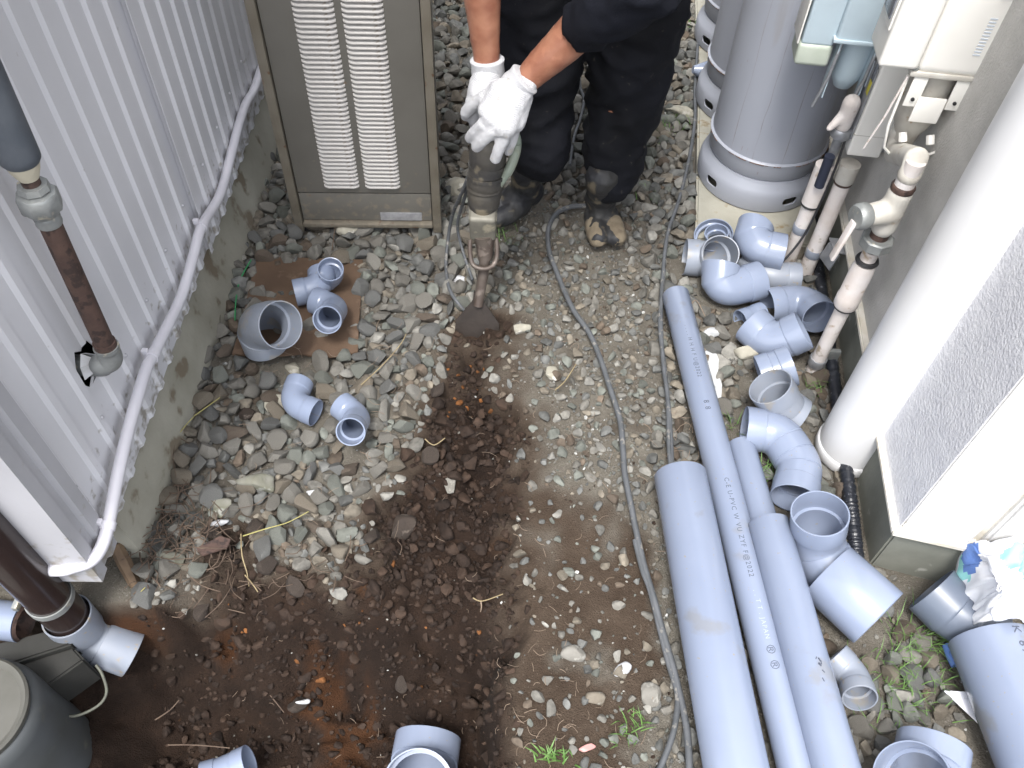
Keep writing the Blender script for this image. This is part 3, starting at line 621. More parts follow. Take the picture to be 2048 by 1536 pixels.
# white meter partly hidden behind the nearer one: its counter box shows
mb = P(1692, 311, .385); ZB = .385
m2 = wallthing('gas_meter', 'lower white gas meter box with yellow sticker and pale label, above the banded riser', 'gas meter', mb.x, mb.y)
zt = zat(138, *(P(1755, 320, .385).to_2d()))
bh = zt-ZB
box('counter_box', (.074, .085, bh), (.037, .0425, ZB+bh/2), M['meter_w'], m2, .006, seg=3)
box('counter_seam', (.0745, .0855, .0015), (.037, .0425, ZB+.055), M['meter_d'], m2, 0)
fp2 = box('face_plate', (.004, .082, .17), (-.003, .046, ZB+.125), M['steel'], m2, .001)
sub(box('label', (.0015, .045, .055), (-.006, .050, ZB+.075), M['sticker'], m2, .0005), fp2)
sub(box('warning_sticker', (.0015, .016, .03), (-.006, .014, ZB+.165), M['yellow'], m2, .0005), fp2)
sub(box('display', (.0015, .014, .045), (-.006, .014, ZB+.205), M['glass'], m2, .0005), fp2)
sub(box('display', (.0015, .030, .06), (-.006, .055, ZB+.18), M['sticker'], m2, .0005), fp2)
for s in (0, 1): tube('bracket_rail', [(.088+s*.012, -.005, ZB+.20), (.088+s*.012, -.01, ZB+.09), (.078+s*.012, .0, ZB+.03), (.066+s*.01, .02, ZB+.005)], .0035, M['steel'], m2, 8)
# nearer white meter: tall counter, body, flange and cast manifold
XJ = P(1835, 140, .735); ZF = .735
m3 = wallthing('gas_meter', 'largest white gas meter, with dark display and grey union nut, beside the downpipe', 'gas meter', XJ.x, XJ.y)
box('counter_box', (.070, .10, .30), (-.035, .05, ZF+.148), M['meter_w'], m3, .008, seg=3)
df3 = box('display_frame', (.005, .075, .13), (-.071, .05, ZF+.125), M['meter_w'], m3, .002)
sub(box('display', (.003, .055, .10), (-.0745, .05, ZF+.125), M['glass'], m3, .001), df3)
for k in range(3): sub(box('digit', (.001, .012, .018), (-.0765, .032+k*.017, ZF+.13), M['sticker'], m3, 0), df3)
box('body', (.122, .12, .17), (.063, .066, ZF+.075), M['meter_w'], m3, .016, seg=4)
box('body_cover', (.118, .116, .30), (.063, .066, ZF+.30), M['meter_w'], m3, .020, seg=4)
lathe('union_nut', [(0, 0), (.031, 0), (.034, .004), (.034, .026), (.030, .030), (.028, .046), (0, .046)], V((.092, .03, ZF+.155)), M['galv'], m3, V((0, -.25, 1)), 10)
for k in range(12): box('bar', (.012, .001, .0022), (.088, .0055, ZF+.035+k*.0060), M['sticker'], m3, 0)
ox, oy = .055, .062; QZ = ZF-.20
box('flange', (.135, .115, .010), (ox+.005, oy, ZF-.012), M['meter_d'], m3, .003)
for a in (-.055, .062): lathe('bolt', [(0, 0), (.006, 0), (.006, .006), (0, .007)], V((ox+a, oy-.050, ZF-.006)), M['galv'], m3, V((0, 0, 1)), 8)
lathe('bowl', [(0, 0), (.019, .002), (.022, .01), (.024, .035), (.036, .065), (.042, .09), (.043, .18), (0, .185)], V((ox, oy, QZ)), M['meter_d'], m3, seg=36)
blend('outlet_elbow', [capsule([V((XJ.x+ox, XJ.y+oy, QZ+.03)), V((XJ.x+ox, XJ.y+oy-.01, QZ-.012)), V((gx, gy, z_(318))), V((gx, gy, z_(350)))], [.024, .023, .0225, .0225])], M['meter_d'], m3, .005, 3)
for s in (-1, 1):
    bq = box('bracket_plate', (.026, .004, .060), (ox+s*.038, oy-.052, ZF-.048), M['meter_w'], m3, .002)
    sub(lathe('bolt', [(0, 0), (.0035, 0), (.0035, .003), (0, .004)], V((ox+s*.038, oy-.054, ZF-.062)), M['black'], m3, V((0, -1, 0)), 8), bq)
    tube('bracket_rail', [(ox+s*.060, oy-.045, ZF-.02), (ox+s*.060, oy-.055, ZF-.12), (ox+s*.050, oy-.052, ZF-.17), (ox+s*.030, oy-.045, ZF-.19)], .0030, M['meter_w'], m3, 8)
box('bracket_plate', (.052, .004, .052), (ox-.004, oy-.057, ZF-.080), M['meter_w'], m3, .003)
for a in (-.020, .032): lathe('bolt', [(0, 0), (.008, 0), (.008, .018), (0, .02)], V((ox+a, oy-.035, ZF-.145)), M['meter_w'], m3, V((.2, -.6, -.8)), 8)
tube('seal_wire', [(ox-.062, oy-.05, ZF-.02), (ox-.075, oy-.06, ZF-.10), (ox-.085, oy-.05, ZF-.18)], .0022, M['white_old'], m3, 6)
box('wall_bracket', (.05, .03, .06), (.150, .07, ZF+.13), M['meter_w'], m3, .004)
# pale blue meter, farther along
mp = P(1588, 124, .575)
m4 = wallthing('gas_meter', 'pale blue gas meter hanging in front of the grey gas cylinder', 'gas meter', mp.x, mp.y)
Z4 = .575
box('counter_base', (.072, .08, .05), (.036, .04, Z4+.018), M['meter_g'], m4, .010, seg=3)
box('counter_box', (.066, .075, .22), (.036, .04, Z4+.150), M['meter_b'], m4, .006, seg=3)
fp4 = box('face_plate', (.004, .075, .20), (-.004, .04, Z4+.14), M['meter_w'], m4, .002)
sub(box('display', (.002, .05, .08), (-.007, .04, Z4+.20), M['glass'], m4, .0005), fp4)
box('body', (.115, .12, .30), (.125, .05, Z4+.06+.15), M['meter_b'], m4, .008, seg=3)
box('flange', (.125, .13, .008), (.125, .05, Z4+.062), M['meter_b'], m4, .002)
lathe('bowl', [(0, -.10), (.02, -.09), (.035, -.06), (.040, -.01), (.040, .04), (0, .04)], V((.130, .05, Z4+.02)), M['meter_b'], m4, seg=28)
for s in (0, 1):
    tube('bracket_rail', [(.085+s*.075, .0, Z4+.06), (.080+s*.075, -.006, Z4-.02), (.070+s*.075, .0, Z4-.10)], .004, M['steel'], m4, 8)
    box('bracket_plate', (.003, .035, .13), (.082+s*.075, .012, Z4-.01), M['meter_b'], m4, .001)
# ------------------------------------------------------------------ plastic fittings
def pathline(K, fil, n=10):
    """points along a line with rounded corners; returns points"""
    out = [K[0]]
    for i in range(1, len(K)-1):
        a, k, b = K[i-1], K[i], K[i+1]; d0 = (k-a).normalized(); d1 = (b-k).normalized()
        ang = d0.angle(d1); t = min(fil*math.tan(ang/2), (k-a).length*.92, (b-k).length*.92)
        p0 = k-d0*t; p1 = k+d1*t
        for j in range(n+1):
            u = j/n; out.append(p0*(1-u)**2+k*2*u*(1-u)+p1*u*u)
    out.append(K[-1]); return out
def fitting(name, label, K, r, sock=None, m='pvc', seams=(), loc=None, group='loose grey pvc pipe fittings', wall=.0028, fil=None, ends=(1, 1)):
    """hollow bent fitting: open sockets at the ends of the line K, bore with an inner stop ring"""
    K = [V(k) for k in K]; sock = sock or r*.82; fil = fil or r*1.25
    base = pathline(K, fil)
    # resample evenly
    L = [0]
    for a, b in zip(base, base[1:]): L.append(L[-1]+(b-a).length)
    T = L[-1]; sock = min(sock, T*.38)
    def at(s):
        s = min(max(s, 0), T)
        for i in range(len(L)-1):
            if s <= L[i+1] or i == len(L)-2:
                d = L[i+1]-L[i]; return base[i].lerp(base[i+1], (s-L[i])/d if d > 1e-9 else 0)
    ss = sorted(set([round(T*i/36, 6) for i in range(37)]+[sock, T-sock]))
    P_ = [at(s) for s in ss]; F = frames(P_)
    def fr(s):
        i = min(range(len(ss)), key=lambda j: abs(ss[j]-s)); return F[i]
    rb = r*.955; outer = []
    if ends[0]: outer += [(0, r-.0006), (.0008, r), (sock-.003, r), (sock-.0005, r-.0004), (sock+.0015, rb)]
    else: outer += [(0, rb)]
    sm = [s*T for s in seams]
    for s in ss:
        if sock+.003 < s < T-sock-.003: outer.append((s, rb))
    for s in sm: outer += [(s-.0022, rb), (s-.0010, rb-.0012), (s+.0010, rb-.0012), (s+.0022, rb)]
    outer.sort(key=lambda q: q[0])
    if ends[1]: outer += [(T-sock-.0015, rb), (T-sock+.0005, r-.0004), (T-sock+.003, r), (T-.0008, r), (T, r-.0006)]
    else: outer += [(T, rb)]
    ri = r-wall; rc = rb-wall-.004
    inner = [(T-.0004, ri)]
    if ends[1]: inner += [(T-sock+.001, ri-.0006), (T-sock, rc)]
    for s in reversed(ss):
        if sock+.003 < s < T-sock-.003: inner.append((s, rc))
    if ends[0]: inner += [(sock, rc), (sock-.001, ri-.0006)]
    inner.append((.0004, ri))
    prof = outer+inner; seg = 44; vs = []; fs = []
    for s, rr in prof:
        p = at(s); t, x, y = fr(s)
        for k in range(seg):
            a = 2*PI*k/seg; vs.append(p+(x*math.cos(a)+y*math.sin(a))*rr)
    n = len(prof)
    for i in range(n):
        j = (i+1) % n
        for k in range(seg): k2 = (k+1) % seg; fs.append((i*seg+k, j*seg+k, j*seg+k2, i*seg+k2))
    o = mk(name, vs, fs, M[m]); sharp(o, 32)
    c = sum(P_, V())/len(P_); zb = min(v.z for v in vs[:n*seg])
    set_origin(o, (c.x, c.y, zb)); tag(o, label, 'pipe fitting', group)
    for s in ss[::4]:
        p = at(s)
        if p.z < .16: excl(p, r*.95)
    return o
GZ = .016
# on the fibreboard
fitting('pipe_elbow', 'small blue grey elbow with one mouth facing up, farthest on the brown board', [P(661, 538, .112), P(663, 556, .062), P(636, 562, .060)], .0315, m='pvc_b')
fitting('pipe_elbow', 'small blue grey elbow lying flat on the brown board, middle of the three touching', [P(589, 586, .061), P(646, 574, .061), P(642, 542, .070)], .0335, m='pvc_b')
fitting('pipe_elbow', 'small blue grey elbow gaping at the viewer near the front edge of the brown board', [P(654, 640, .118), P(672, 616, .061), P(629, 600, .061)], .0335, m='pvc_b')
kb = P(538, 705, .0)
fitting('pipe_elbow', 'large dull grey forty-five degree bend standing on end beside the brown board', [V((kb.x, kb.y, .028)), V((kb.x-.008, kb.y+.004, .094)), P(562, 650, .150)], .0545, m='pvc_d', sock=.048)
fitting('pipe_elbow', 'small blue grey elbow on the gravel pointing down right, beside a pale rock', [P(632, 826, .036), P(583, 806, .040), P(600, 764, .040)], .0315, m='pvc_b')
fitting('pipe_elbow', 'small blue grey elbow on the gravel below the board with its mouth towards the viewer', [P(701, 864, .092), P(716, 836, .038), P(681, 809, .040)], .0315, m='pvc_b')
# pile in front of the gas cylinder
fitting('pipe_socket', 'narrow pipe collar standing inside a wider ring at the back of the pile', [P(1433, 492, .03), P(1433, 465, .082)], .0315, m='pvc_b')
fitting('pipe_socket', 'wide short grey collar ring surrounding a narrow collar by the slab', [P(1427, 487, .03), P(1427, 469, .070)], .051, m='pvc')
fitting('pipe_elbow', 'dusty grey elbow at the left end of the heap, mouth open upwards', [P(1441, 507, .108), P(1432, 520, .052), P(1369, 514, .052)], .0475, m='pvc_d')
fitting('pipe_elbow', 'topmost grey elbow of the heap, mouth facing right, just before the gas cylinder', [P(1566, 506, .10), P(1492, 492, .10), P(1512, 452, .115)], .0485, m='pvc')
fitting('pipe_elbow', 'big blue grey elbow curving like a U, second from the top of the heap', [P(1521, 560, .075), P(1432, 585, .062), P(1442, 530, .10)], .0485, m='pvc')
fitting('pipe_elbow', 'grey elbow half buried under the topmost elbow, next to the white riser', [P(1596, 557, .046), P(1528, 552, .046), P(1500, 520, .046)], .0405, m='pvc_d')
fitting('pipe_elbow', 'grey elbow with mouths left and right, behind the front pair near the riser', [P(1534, 612, .050), P(1612, 600, .055), P(1640, 634, .078)], .0445, m='pvc')
fitting('pipe_elbow', 'wide grey elbow with two open mouths at the front of the heap', [P(1501, 648, .060), P(1545, 690, .052), P(1608, 660, .100)], .0485, m='pvc')
fitting('pipe_socket', 'small blue grey collar peeking out left of the wide two-mouthed elbow', [P(1480, 642, .036), P(1524, 626, .036)], .0285, m='pvc_b')
fitting('pipe_socket', 'grey collar between the heap and the dusty upright bend, mouth to the right', [P(1584, 731, .078), P(1520, 752, .050)], .0485, m='pvc')
fitting('pipe_elbow', 'dusty pale grey bend standing with its wide mouth up beside the downpipe', [P(1540, 772, .125), P(1572, 822, .055), P(1596, 838, .045)], .0490, m='pvc_d', ends=(1, 1))
fitting('pipe_bend', 'long pale blue sweep bend of joined elbows in front of the downpipe foot', [P(1488, 856, .056), P(1558, 866, .058), P(1600, 934, .058), P(1588, 998, .058)], .0490, m='pvc', seams=(.40, .56, .70), sock=.04)
fitting('pipe_elbow', 'grey elbow with an upturned mouth beside the black hose', [P(1640, 1026, .165), P(1632, 1090, .062), P(1668, 1150, .056)], .0535, m='pvc', sock=.05)
# short cut of pipe lying in it
def straight(name, label, a, b, r, m='pvc', wall=.003, group=None, cat='pipe'):
    a = V(a); b = V(b); d = (b-a); L = d.length; d.normalize()
    o = lathe(name, [(r-.0006, 0), (r, .001), (r, L-.001), (r-.0006, L), (r-wall, L-.0005), (r-wall, .0005)], a, M[m], None, d, 64, closed=True)
    bmx = bmesh.new(); bmx.from_mesh(o.data); bmesh.ops.recalc_face_normals(bmx, faces=bmx.faces[:]); bmx.to_mesh(o.data); bmx.free(); sharp(o, 35)
    set_origin(o, (a+b)/2-V((0, 0, r))); tag(o, label, cat, group)
    n = int(L/.04)+1
    for i in range(n+1): excl(a.lerp(b, i/n), r*.9)
    return o
straight('pipe_offcut', 'short thick offcut of grey pipe with a ragged mouth lying below the upturned elbow', P(1655, 1144, .076), P(1757, 1237, .076), .0655)
fitting('pipe_elbow', 'small dusty elbow near the grass on the right of the long pipes', [P(1668, 1312, .040), P(1706, 1352, .036), P(1720, 1397, .058)], .0310, m='pvc_d')
fitting('pipe_elbow', 'dark grey elbow half hidden beneath the white cloth', [P(1862, 1178, .070), P(1925, 1240, .062), P(1990, 1245, .06)], .0560, m='pvc_dark', sock=.07)
fitting('pipe_elbow', 'large grey elbow cut by the bottom edge of the picture beside the lettered pipe', [P(1822, 1552, .135), P(1850, 1600, .065), P(1868, 1486, .070)], .0590, m='pvc')
# in the pit
PZ = hz(-.15, .42)
fitting('pipe_elbow', 'large grey elbow in the pit with its mouth towards the viewer', [P(835, 1575, PZ+.19), P(842, 1570, PZ+.085), P(857, 1474, PZ+.080)], .0665, m='pvc')
fitting('pipe_elbow', 'small blue grey elbow at the bottom of the pit, mouth to the right', [P(499, 1524, PZ+.075), P(440, 1550, PZ+.06), P(405, 1560, PZ+.06)], .034, m='pvc_b')
# long pipes
def ppipe(px0, py0, px1, py1, r, z, ext, label, m='pvc', z1=None):
    """pipe whose far end centre shows at (px0, py0)"""
    a = P(px0, py0, z); b = P(px1, py1, z1 if z1 is not None else z); d = (b-a).normalized()
    return straight('long_pipe', label, a, a+d*ext, r, m, group='long grey pvc pipes lying side by side'), a, d
pA, aA, dA = ppipe(1360, 950, 1472, 1536, .0540, .072, 1.05, 'thickest grey pipe, leftmost of the four lying side by side')
pB, aB, dB = ppipe(1351, 590, 1594, 1536, .0335, .052, 1.65, 'longest thin grey pipe with printed lettering, second in the row of four')
pC, aC, dC = ppipe(1481, 888, 1640, 1440, .0300, .046, 1.1, 'thin grey pipe squeezed between the printed pipe and the rightmost thicker one')
pD, aD, dD = ppipe(1537, 1046, 1672, 1536, .0395, .088, .95, 'medium grey pipe without print, rightmost of the row of four')
a = P(1975, 1275, .085); b = P(2085, 1536, .085); dE = (b-a).normalized()
pE = straight('long_pipe', 'thick grey pipe with printed lettering beside the white cloth', a, a+dE*.9, .0690, 'pvc'); aE = a
def print_on(parent, text, a, d, r, size, s0, ang, m, name='lettering', flip=1):
    """ink lettering wrapped round a pipe: runs along d from s0, at angle ang round the pipe (0 = top)"""
    cu = bpy.data.curves.new('t', 'FONT'); cu.body = text; cu.size = size; cu.resolution_u = 2; cu.space_character = 1.25
    t = bpy.data.objects.new('t', cu); C.objects.link(t); bpy.context.view_layer.update()
    dg = bpy.context.evaluated_depsgraph_get(); me = bpy.data.meshes.new_from_object(t.evaluated_get(dg)); bpy.data.objects.remove(t)
    up = V((0, 0, 1)); up = (up-d*up.dot(d)).normalized(); sd_ = d.cross(up)
    for v in me.vertices:
        x, y = v.co.x, v.co.y-size*.35
        th = ang+flip*y/r; v.co = a+d*(s0+x)+(up*math.cos(th)+sd_*math.sin(th))*(r+.0004)
    me.materials.append(M[m]); o = bpy.data.objects.new(name, me); C.objects.link(o); reparent(o, parent); return o
def sof(px, py, a, d, z): return (P(px, py, z)-a).dot(d)
print_on(pE, 'K 6741  MEX', aE, dE, .0690, .023, .004, math.radians(-13), 'ink', flip=-1)
print_on(pB, '. . . . H H H F U@2022', aB, dB, .0335, .013, sof(1368, 650, aB, dB, .085), math.radians(7), 'ink', flip=-1)
print_on(pB, '8 8', aB, dB, .0335, .017, sof(1406, 800, aB, dB, .085), math.radians(7), 'ink', flip=-1)
print_on(pB, 'C-E U-PVC W VU ZYF F@2022', aB, dB, .0335, .0135, sof(1448, 955, aB, dB, .085), math.radians(7), 'ink', flip=-1)
print_on(pB, ' . . T T . JAPAN', aB, dB, .0335, .012, sof(1506, 1175, aB, dB, .085), math.radians(7), 'ink_pale', flip=-1)
print_on(pB, '\u00ae \u00ae', aB, dB, .0335, .022, sof(1533, 1290, aB, dB, .085), math.radians(7), 'ink', flip=-1)
g = Geo()
for k in range(7):
    s0 = .30+random.uniform(-.02, .02); th = math.radians(12+random.uniform(-8, 8)); up = V((0, 0, 1)); up = (up-dD*up.dot(dD)).normalized(); sd_ = dD.cross(up)
    c = aD+dD*s0+(up*math.cos(-th)+sd_*math.sin(-th))*.0397
    g.add(tube_geo([c, c+dD*random.uniform(.002, .007)+sd_*random.uniform(-.004, .004)], random.uniform(.0006, .0015), 5))
reparent(g.build('scuff_mark', M['ink']), pD)
# ------------------------------------------------------------------ bottom left: brown downpipe, basin, slabs
bx0 = P(138, 1236, .03); 
bd = thing('drain_pipe', 'dark brown drainpipe dropping into a grey elbow at the wall corner', 'drainpipe', (bx0.x, bx0.y, -.1))
reparent(tube('pipe', [(bx0.x, bx0.y, .0), (bx0.x, bx0.y, 4.0)], .0375, M['brown_pipe'], None, 40), bd)
reparent(lathe('bracket_ring', [(.038, 0), (.0405, 0), (.0405, .014), (.038, .014)], V((bx0.x, bx0.y, .112)), M['galv'], None, seg=40, closed=True), bd)
reparent(box('bracket_lug', (.010, .05, .014), V((bx0.x-.052, bx0.y+.0, .119)), M['galv'], None, .002), bd)
e1 = fitting('elbow', 'dull grey elbow', [V((bx0.x, bx0.y, .042)), V((bx0.x+.001, bx0.y-.003, -.055)), P(266, 1310, -.105)], .0440, sock=.066, m='pvc_d')
del e1['category']; del e1['group']; reparent(e1, bd)
pr = thing('pipe_stub', 'pale blue pipe end with a rusty mouth behind the brown drainpipe', 'pipe', P(10, 1250, 0))
pa = P(46, 1245, .03); pb = pa+V((-.4, .03, 0))
reparent(lathe('pipe', [(.036, 0), (.036, .4), (.030, .4), (.030, 0)], pa, M['pvc_b'], None, pb-pa, 40, closed=True), pr)
reparent(lathe('rusty_bore', [(.0355, -.002), (.0300, -.006), (.024, .004), (0, .02)], pa, M['rust'], None, pb-pa, 36), pr)
bc = P(-62, 1428, .09)
ba = thing('catch_basin', 'round grey plastic inspection basin with a cream lid at the near left corner', 'catch basin', (bc.x, bc.y, -.3))
reparent(lathe('body', [(.0, -.35), (.104, -.35), (.104, .05), (.100, .074), (.094, .080), (0, .080)], V((bc.x, bc.y, 0)), M['basin'], None, seg=56), ba)
reparent(lathe('lid', [(.092, .0815), (.094, .094), (.090, .098), (.084, .094), (.080, .090), (0, .090)], V((bc.x, bc.y, 0)), M['lid'], None, seg=56), ba)
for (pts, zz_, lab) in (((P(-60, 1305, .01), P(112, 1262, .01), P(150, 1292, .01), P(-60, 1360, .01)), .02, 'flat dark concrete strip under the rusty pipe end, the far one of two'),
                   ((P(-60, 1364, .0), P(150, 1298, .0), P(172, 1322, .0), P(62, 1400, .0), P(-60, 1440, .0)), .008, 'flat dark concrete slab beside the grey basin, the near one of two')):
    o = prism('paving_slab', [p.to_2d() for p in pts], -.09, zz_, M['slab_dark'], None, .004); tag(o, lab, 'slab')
# ------------------------------------------------------------------ fibreboard, wood, scraps
bp_ = [(513, 514), (726, 521), (722, 600), (718, 652), (716, 706), (690, 712), (640, 716), (600, 708), (560, 712), (464, 710), (476, 672), (492, 610), (503, 560)]
bo = prism('fibreboard', [P(a, b, .022).to_2d() for a, b in bp_], .018, .026, M['ply'], None, .001); tag(bo, 'torn square of brown fibreboard lying on the gravel', 'board')
for a, b in [(550, 560), (600, 550), (680, 560), (560, 620), (620, 620), (510, 680), (690, 620)]: p = P(a, b, .02); excl(p, .05)
w1 = tube('wood_stick', [P(230, 1088, .06), P(248, 1124, .03), P(272, 1172, .0)], [.012, .014, .011], M['wood'], None, 6); tag(set_origin(w1, P(246, 1120, 0)), 'broken brown wooden stake at the near corner of the siding', 'stake')
chip = prism('plaster_flake', [P(a, b, .022).to_2d() for a, b in ((1408, 705), (1425, 690), (1438, 720), (1436, 745), (1444, 770), (1442, 800), (1425, 808), (1408, 760))], .017, .024, M['white_chip'], None, .001)
tag(chip, 'long white plaster flake beside the printed pipe', 'flake')
sc_ = prism('rusty_scrap', [P(a, b, .03).to_2d() for a, b in ((392, 1096), (440, 1072), (462, 1078), (455, 1095), (404, 1112))], .026, .031, M['rust'], None, .001)
sc_.rotation_euler = (0, 0, 0); tag(sc_, 'rusty flat metal scrap among the twigs', 'scrap')
sh_ = prism('plastic_shard', [P(a, b, .03).to_2d() for a, b in ((1888, 1382), (1938, 1384), (1960, 1450))], .028, .032, M['cloth'], None, .0005)
tag(sh_, 'pale triangular plastic scrap beside the lettered pipe', 'scrap')
cpx = P(1414, 140, .07)
o = lathe('pipe_plug', [(0, 0), (.012, .0), (.014, .006), (.030, .040), (.034, .060), (.034, .085), (.030, .086), (0, .08)], cpx+V((-.045, 0, 0)), M['pvc'], None, V((1, .1, -.15)), 36)
set_origin(o, cpx-V((0, 0, .035))); tag(o, 'pale grey conical pipe plug wedged between the cord and the gas cylinders', 'pipe plug')
# ------------------------------------------------------------------ cloth bundle
def clothgeo():
    cps = [(1912, 1245, .03), (1905, 1180, .07), (1925, 1100, .14), (1965, 1090, .19), (2040, 1085, .21), (2090, 1120, .19), (2100, 1200, .16), (2080, 1236, .16), (2000, 1244, .15), (1945, 1250, .10)]
    c = P(2000, 1185, .235); rings = []; n = 72; K = 26
    edge = catmull([P(*q) for q in cps+cps[:1]], 14)[:-1]; n = len(edge)
    vs = [c]; 
    for j in range(1, K+1):
        t = j/K
        for i, e in enumerate(edge):
            p = c.lerp(e, t); p.z = e.z+(c.z-e.z)*(1-t**2.2) + .012*math.sin(i*.55+t*5)*t + .022*(mn.noise(V((i*.12, t*2.3, 3)))) + .020*(.35-abs(mn.noise(V((p.x*26, p.y*20, 1)))))+.008*(.3-abs(mn.noise(V((p.x*60, p.y*60, 1)))))
            p.x += .010*mn.noise(V((i*.2, t*3, 9)))
            vs.append(p)
    fs = [(0, 1+i, 1+(i+1) % n) for i in range(n)]
    for j in range(K-1):
        for i in range(n): i2 = (i+1) % n; fs.append((1+j*n+i, 1+(j+1)*n+i, 1+(j+1)*n+i2, 1+j*n+i2))
    return vs, fs
vs, fs = clothgeo(); cl = thing('cloth_bundle', 'crumpled white cloth with blue and turquoise edging over the dark elbow', 'cloth', P(1990, 1200, 0))
o = mk('cloth', vs, fs, M['cloth']); o.data.materials.append(M['cloth_b']); o.data.materials.append(M['cloth_t'])
cpb, cpt, cp2 = P(1945, 1115, .17), P(1925, 1135, .14), P(2062, 1140, .22)
for f_ in o.data.polygons:
    c_ = f_.center
    if (c_-cpb).length < .030+.008*mn.noise(c_*60): f_.material_index = 1
    elif (c_-cpt).length < .026+.008*mn.noise(c_*60) or (c_-cp2).length < .045+.01*mn.noise(c_*40): f_.material_index = 2
sm_ = o.modifiers.new('s', 'SOLIDIFY'); sm_.thickness = .0025; sm_.offset = -1; evald(o); reparent(o, cl)
reparent(tube('blue_cuff', catmull([P(1898, 1290, .03), P(1905, 1310, .03), P(1915, 1330, .03)], 5), .012, M['cloth_b'], None, 12), cl)
# ------------------------------------------------------------------ cords
def cord(name, px, label, r=.0052, m='cord', group=None, cat='cord'):
    pts = []
    for q in px:
        z = (q[2] if len(q) > 2 else None)
        p = P(q[0], q[1], .02)
        zz_ = max(hz(p.x, p.y), -.02)+.022+r if z is None else z
        pts.append(P(q[0], q[1], zz_))
    o = tube(name, catmull(pts, 8), r, M[m], None, 10); set_origin(o, pts[len(pts)//2]); tag(o, label, cat, group); return o
cord('power_cord', [(1172, 412), (1140, 414), (1112, 428), (1097, 458), (1098, 500), (1112, 540), (1130, 585), (1150, 625), (1178, 665), (1200, 715), (1218, 770), (1240, 840), (1246, 900), (1250, 950), (1262, 1010), (1272, 1060), (1288, 1130), (1306, 1190), (1322, 1250), (1345, 1330), (1362, 1400), (1375, 1470), (1380, 1560)], 'grey rubber power cord snaking down from the worker to the bottom of the picture', .0065)
cord('power_cord', [(1405, -60), (1400, 20), (1395, 100), (1390, 180), (1390, 240), (1378, 320), (1358, 400), (1335, 470), (1325, 560), (1322, 640), (1326, 720), (1336, 800), (1342, 880), (1345, 960), (1352, 1060)], 'straight grey cord running from the far end along the slab to the thickest pipe', .0052)
cord('power_cord', [(1345, 960), (1338, 900), (1336, 820), (1330, 740), (1320, 660), (1322, 600), (1328, 540)], 'second grey cord lying against the straight one by the printed pipe', .0050)
cord('power_cord', [(1270, 1080), (1285, 1140), (1300, 1180), (1320, 1260), (1338, 1330), (1355, 1390), (1350, 1450), (1335, 1500), (1310, 1560)], 'grey cord strand curling left near the bottom edge beside the thickest pipe', .0055)
cord('power_cord', [(1158, 110, .10), (1160, 170, .05), (1168, 200), (1160, 240), (1148, 275), (1140, 330)], 'grey cord loop seen between the legs of the worker', .0045)
# ------------------------------------------------------------------ demolition hammer with spade chisel
def st(px, py, z): return P(px, py, z)
hm = thing('demolition_hammer', 'dusty electric demolition hammer with a soil caked spade chisel', 'power tool', P(953, 680, 0))
A_ = [st(956, 612, .075), st(962, 575, .115), st(969, 530, .175)]
reparent(tube('chisel_shank', A_+[st(970, 500, .21)], [.0115, .0125, .013, .013], M['tool_brown'], None, 14), hm)
# blade: slightly dished spade
bw = []; axv = (st(956, 612, .075)-st(953, 690, -.03)).normalized(); camd = V((-.02, -1, .25)).normalized(); sdv = axv.cross(camd).normalized(); camd = sdv.cross(axv)
o0 = st(953, 690, -.035)
outl = [(-.02, .054), (.05, .054), (.064, .053), (.068, .051), (.118, .017), (.126, .013), (.150, .0115)]
vs = []; nn_ = 13
for h_, w_ in outl:
    for k in range(nn_):
        u = -1+2*k/(nn_-1); vs.append(o0+axv*h_+sdv*(u*w_)+camd*(.009*(1-u*u)*min(1, w_/.03)+.004*max(0, .5-h_/.1)))
nv = len(vs); vs += [v-camd*.004 for v in vs]; fs = []
for i in range(len(outl)-1):
    for k in range(nn_-1):
        a = i*nn_+k; fs.append((a, a+1, a+nn_+1, a+nn_)); fs.append((nv+a, nv+a+nn_, nv+a+nn_+1, nv+a+1))
for i in range(len(outl)-1):
    for k in (0, nn_-1): a = i*nn_+k; fs.append((a, a+nn_, nv+a+nn_, nv+a))
for k in range(nn_-1): fs.append((k, nv+k, nv+k+1, k+1)); a = (len(outl)-1)*nn_+k; fs.append((a, a+1, nv+a+1, nv+a))
b_ = mk('chisel_blade', vs, fs, M['blade']); sharp(b_, 40); reparent(b_, hm)
reparent(tube('chuck', [st(970, 520, .185), st(970, 500, .205), st(969, 480, .232), st(967, 468, .248)], [.016, .020, .022, .024], M['tool_brown'], None, 18), hm)
lv = catmull([st(940, 480, .235), st(940, 505, .212), st(945, 528, .19), st(960, 537, .185), st(980, 535, .185), st(992, 520, .195), st(994, 495, .22), st(992, 475, .24)], 5)
reparent(tube('retainer_lever', lv, .0055, M['tool_brown'], None, 10), hm)
hx = [st(966, 470, .245), st(965, 440, .28), st(967, 408, .32)]
ax_ = (hx[2]-hx[0]).normalized(); rotq = ax_.to_track_quat('Z', 'Y').to_euler()
hb = box('gear_housing', (.060, .062, .082), (hx[0]+hx[2])/2, M['tool_grey'], None, .010, rot=(rotq.x, rotq.y, 0), seg=4); reparent(hb, hm)
reparent(box('gear_housing_rib', (.063, .065, .008), hx[2]-ax_*.012, M['tool_grey'], None, .002, rot=(rotq.x, rotq.y, 0)), hm)
reparent(tube('rubber_sleeve', catmull([hx[2]-ax_*.004, st(968, 395, .338), st(970, 372, .365), st(972, 345, .40), st(975, 318, .43), st(978, 290, .46), st(982, 262, .49)], 4), [.033]*2+[.036]*3+[.038]*4+[.0405]*3+[.038]*4+[.040]*6+[.036]*3, M['tool_dark'], None, 26, squash=1.1), hm)
